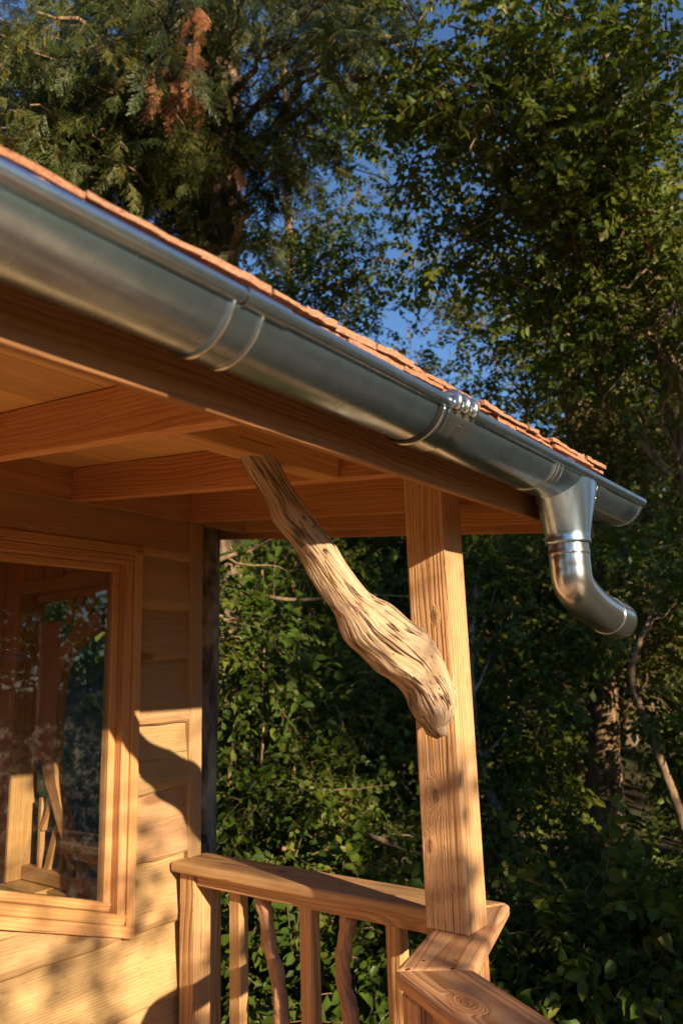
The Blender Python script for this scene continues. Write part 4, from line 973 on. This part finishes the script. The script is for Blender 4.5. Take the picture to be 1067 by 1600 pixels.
# far wood that closes the view
def far_wood():
    r = np.random.default_rng(77); acc = Acc(); pos = []
    for _ in range(130):
        az = r.uniform(math.radians(2), math.radians(78)); d = r.uniform(17, 26); c = np.array([d*math.cos(az), d*math.sin(az), r.uniform(-2, 6.5)]); p, _ = in_ell(r, 42, c, np.array([2.6, 2.6, 2.]), .2); pos.append(p)
    for _ in range(90):
        az = r.uniform(math.radians(78), math.radians(362)); d = r.uniform(18, 26); c = np.array([d*math.cos(az), d*math.sin(az), r.uniform(-2, 2.)]); p, _ = in_ell(r, 36, c, np.array([2.8, 2.8, 1.6]), .2); pos.append(p)
    pos = np.concatenate(pos); scatter(acc, TWL, pos, r.normal(0, 1, pos.shape), 2.6, .8, 78)
    acc.build("far_woodland", [L_DARK, B_TWIG], None, (14, 12, -2.6), label="dense dark woodland closing the view behind everything", cat="woodland", kind="stuff")
far_wood()

# --- trees out of the picture on the sunny side: they shade the wood and mirror in the pane
def off_tree(x, y, h, rad, n, seed, label, leafm=L_OLIVE, low=.2, sc=1.5, lean=None):
    r = np.random.default_rng(seed); base = down((x, y)); root = empty("broadleaf_tree", base, label=label, cat="tree", group="trees on the sunny side, out of the picture")
    w = Wood(); acc = Acc(); P = spline([base, base+[.1, 0, h*.3], base+[-.1, .1, h*.65], base+[0, 0, h]], 14); 
    if lean is not None: P = spline(lean, 14)
    w.tube(P, np.linspace(.22, .05, 14), 9); pos = []; dr = []; ctr = base if lean is None else np.array([lean[-1][0], lean[-1][1], base[2]])
    for k in range(26):
        f = r.uniform(low, 1.); a = r.uniform(0, 2*math.pi); e = ctr+np.array([math.cos(a)*rad*r.uniform(.4, 1), math.sin(a)*rad*r.uniform(.4, 1), h*f]); w.tube(wander(P[int(f*.85*13)], e, 7, .1, r), np.linspace(.05, .012, 7), 5)
        p, d = in_ell(r, n//26, e, np.array([.9, .9, .6])*rad*.42); pos.append(p); dr.append(d)
    pos = np.concatenate(pos); dr = np.concatenate(dr); scatter(acc, TWL, pos, dr, sc, .8, seed+1)
    w.build("trunk", B_BROWN, root, base); acc.build("crown", [leafm, B_TWIG], root, base, kind="stuff")
ORD = ["nearest", "second", "third", "fourth", "fifth", "sixth", "farthest"]
for i, (x, y, h, rad) in enumerate(((6, -12.5, 6.2, 2.2), (9.5, -13, 6.6, 2.5), (13, -12, 6.6, 2.5), (17, -10.5, 7, 2.6), (20.5, -8, 7, 2.6))):
    off_tree(x, y, h, rad, 420, 580+i, '%s tree of the row at the back of the sunny clearing' % ORD[i], low=.08, sc=2.2)
for i, (x, y, h, rad) in enumerate(((3.35, -3.9, 5.9, 1.05), (4.7, -4.0, 6.3, 1.3), (6.3, -4.8, 6.5, 1.9), (8.6, -5.2, 6.6, 2.1), (11., -5.0, 7., 2.3), (14., -4.5, 7.4, 2.5), (17.5, -3.5, 8., 2.6))):
    off_tree(x, y, h+(1.4 if x > 6 else 0), rad, 480 if x < 6 else 330, 500+i, '%s broadleaf tree along the sunny side of the clearing, counted from the veranda' % ORD[i], low=.3 if x < 6 else .74)
for i, (x, y, h, rad) in enumerate(((-6., -7.5, 5., 2.), (-8, -4, 6., 2.2), (-7, 1.5, 7, 2.2))):
    off_tree(x, y, h, rad, 600, 540+i, '%s broadleaf tree standing behind the viewer on the open side' % ORD[i])

off_tree(4.2, -6.6, 12.2, 2.5, 300, 560, 'tall leaning tree on the sunny side whose high crown shades the conifer', low=.68, lean=[(4.2, -6.6, -2.7), (4.1, -6.6, 1.), (3.6, -6.6, 4.), (1.5, -6.6, 8.8)])
# thin twiggy boughs that dapple the wall and the rail
def dapple_tree():
    r = np.random.default_rng(42); base = down((-2.2, -5.6)); root = empty("broadleaf_tree", base, label="slim twiggy tree on the sunny side whose boughs dapple the cabin wall", cat="tree", group="trees on the sunny side, out of the picture")
    w = Wood(); acc = Acc(); P = spline([base, base+[.1, 0, 2], base+[.2, .1, 4.5], base+[.1, 0, 6.5]], 14); w.tube(P, np.linspace(.13, .03, 14), 9); pos = []; dr = []
    for (tx, tz, n) in ((.55, 1.45, 9), (.15, 1.75, 6), (.95, 1.62, 2), (-.5, 1.45, 15), (-.9, 1.35, 10), (1.35, 1.9, 2), (-.1, 1.2, 11), (.4, 2.05, 3), (.75, 1.15, 3)):
        e = np.array([tx, -5.+r.normal()*.3, tz]); Q = wander(P[9], e, 12, .06, r, -.05); w.tube(Q, np.linspace(.02, .006, 12), 5)
        pp = e+r.normal(0, .17, (n, 3)); pos.append(pp); dr.append(r.normal(0, 1, (n, 3)))
    scatter(acc, TWL, np.concatenate(pos), np.concatenate(dr), 1.0, .8, 43)
    w.build("trunk", B_BROWN, root, base); acc.build("crown", [L_BROAD, B_TWIG], root, base, kind="stuff")
dapple_tree()
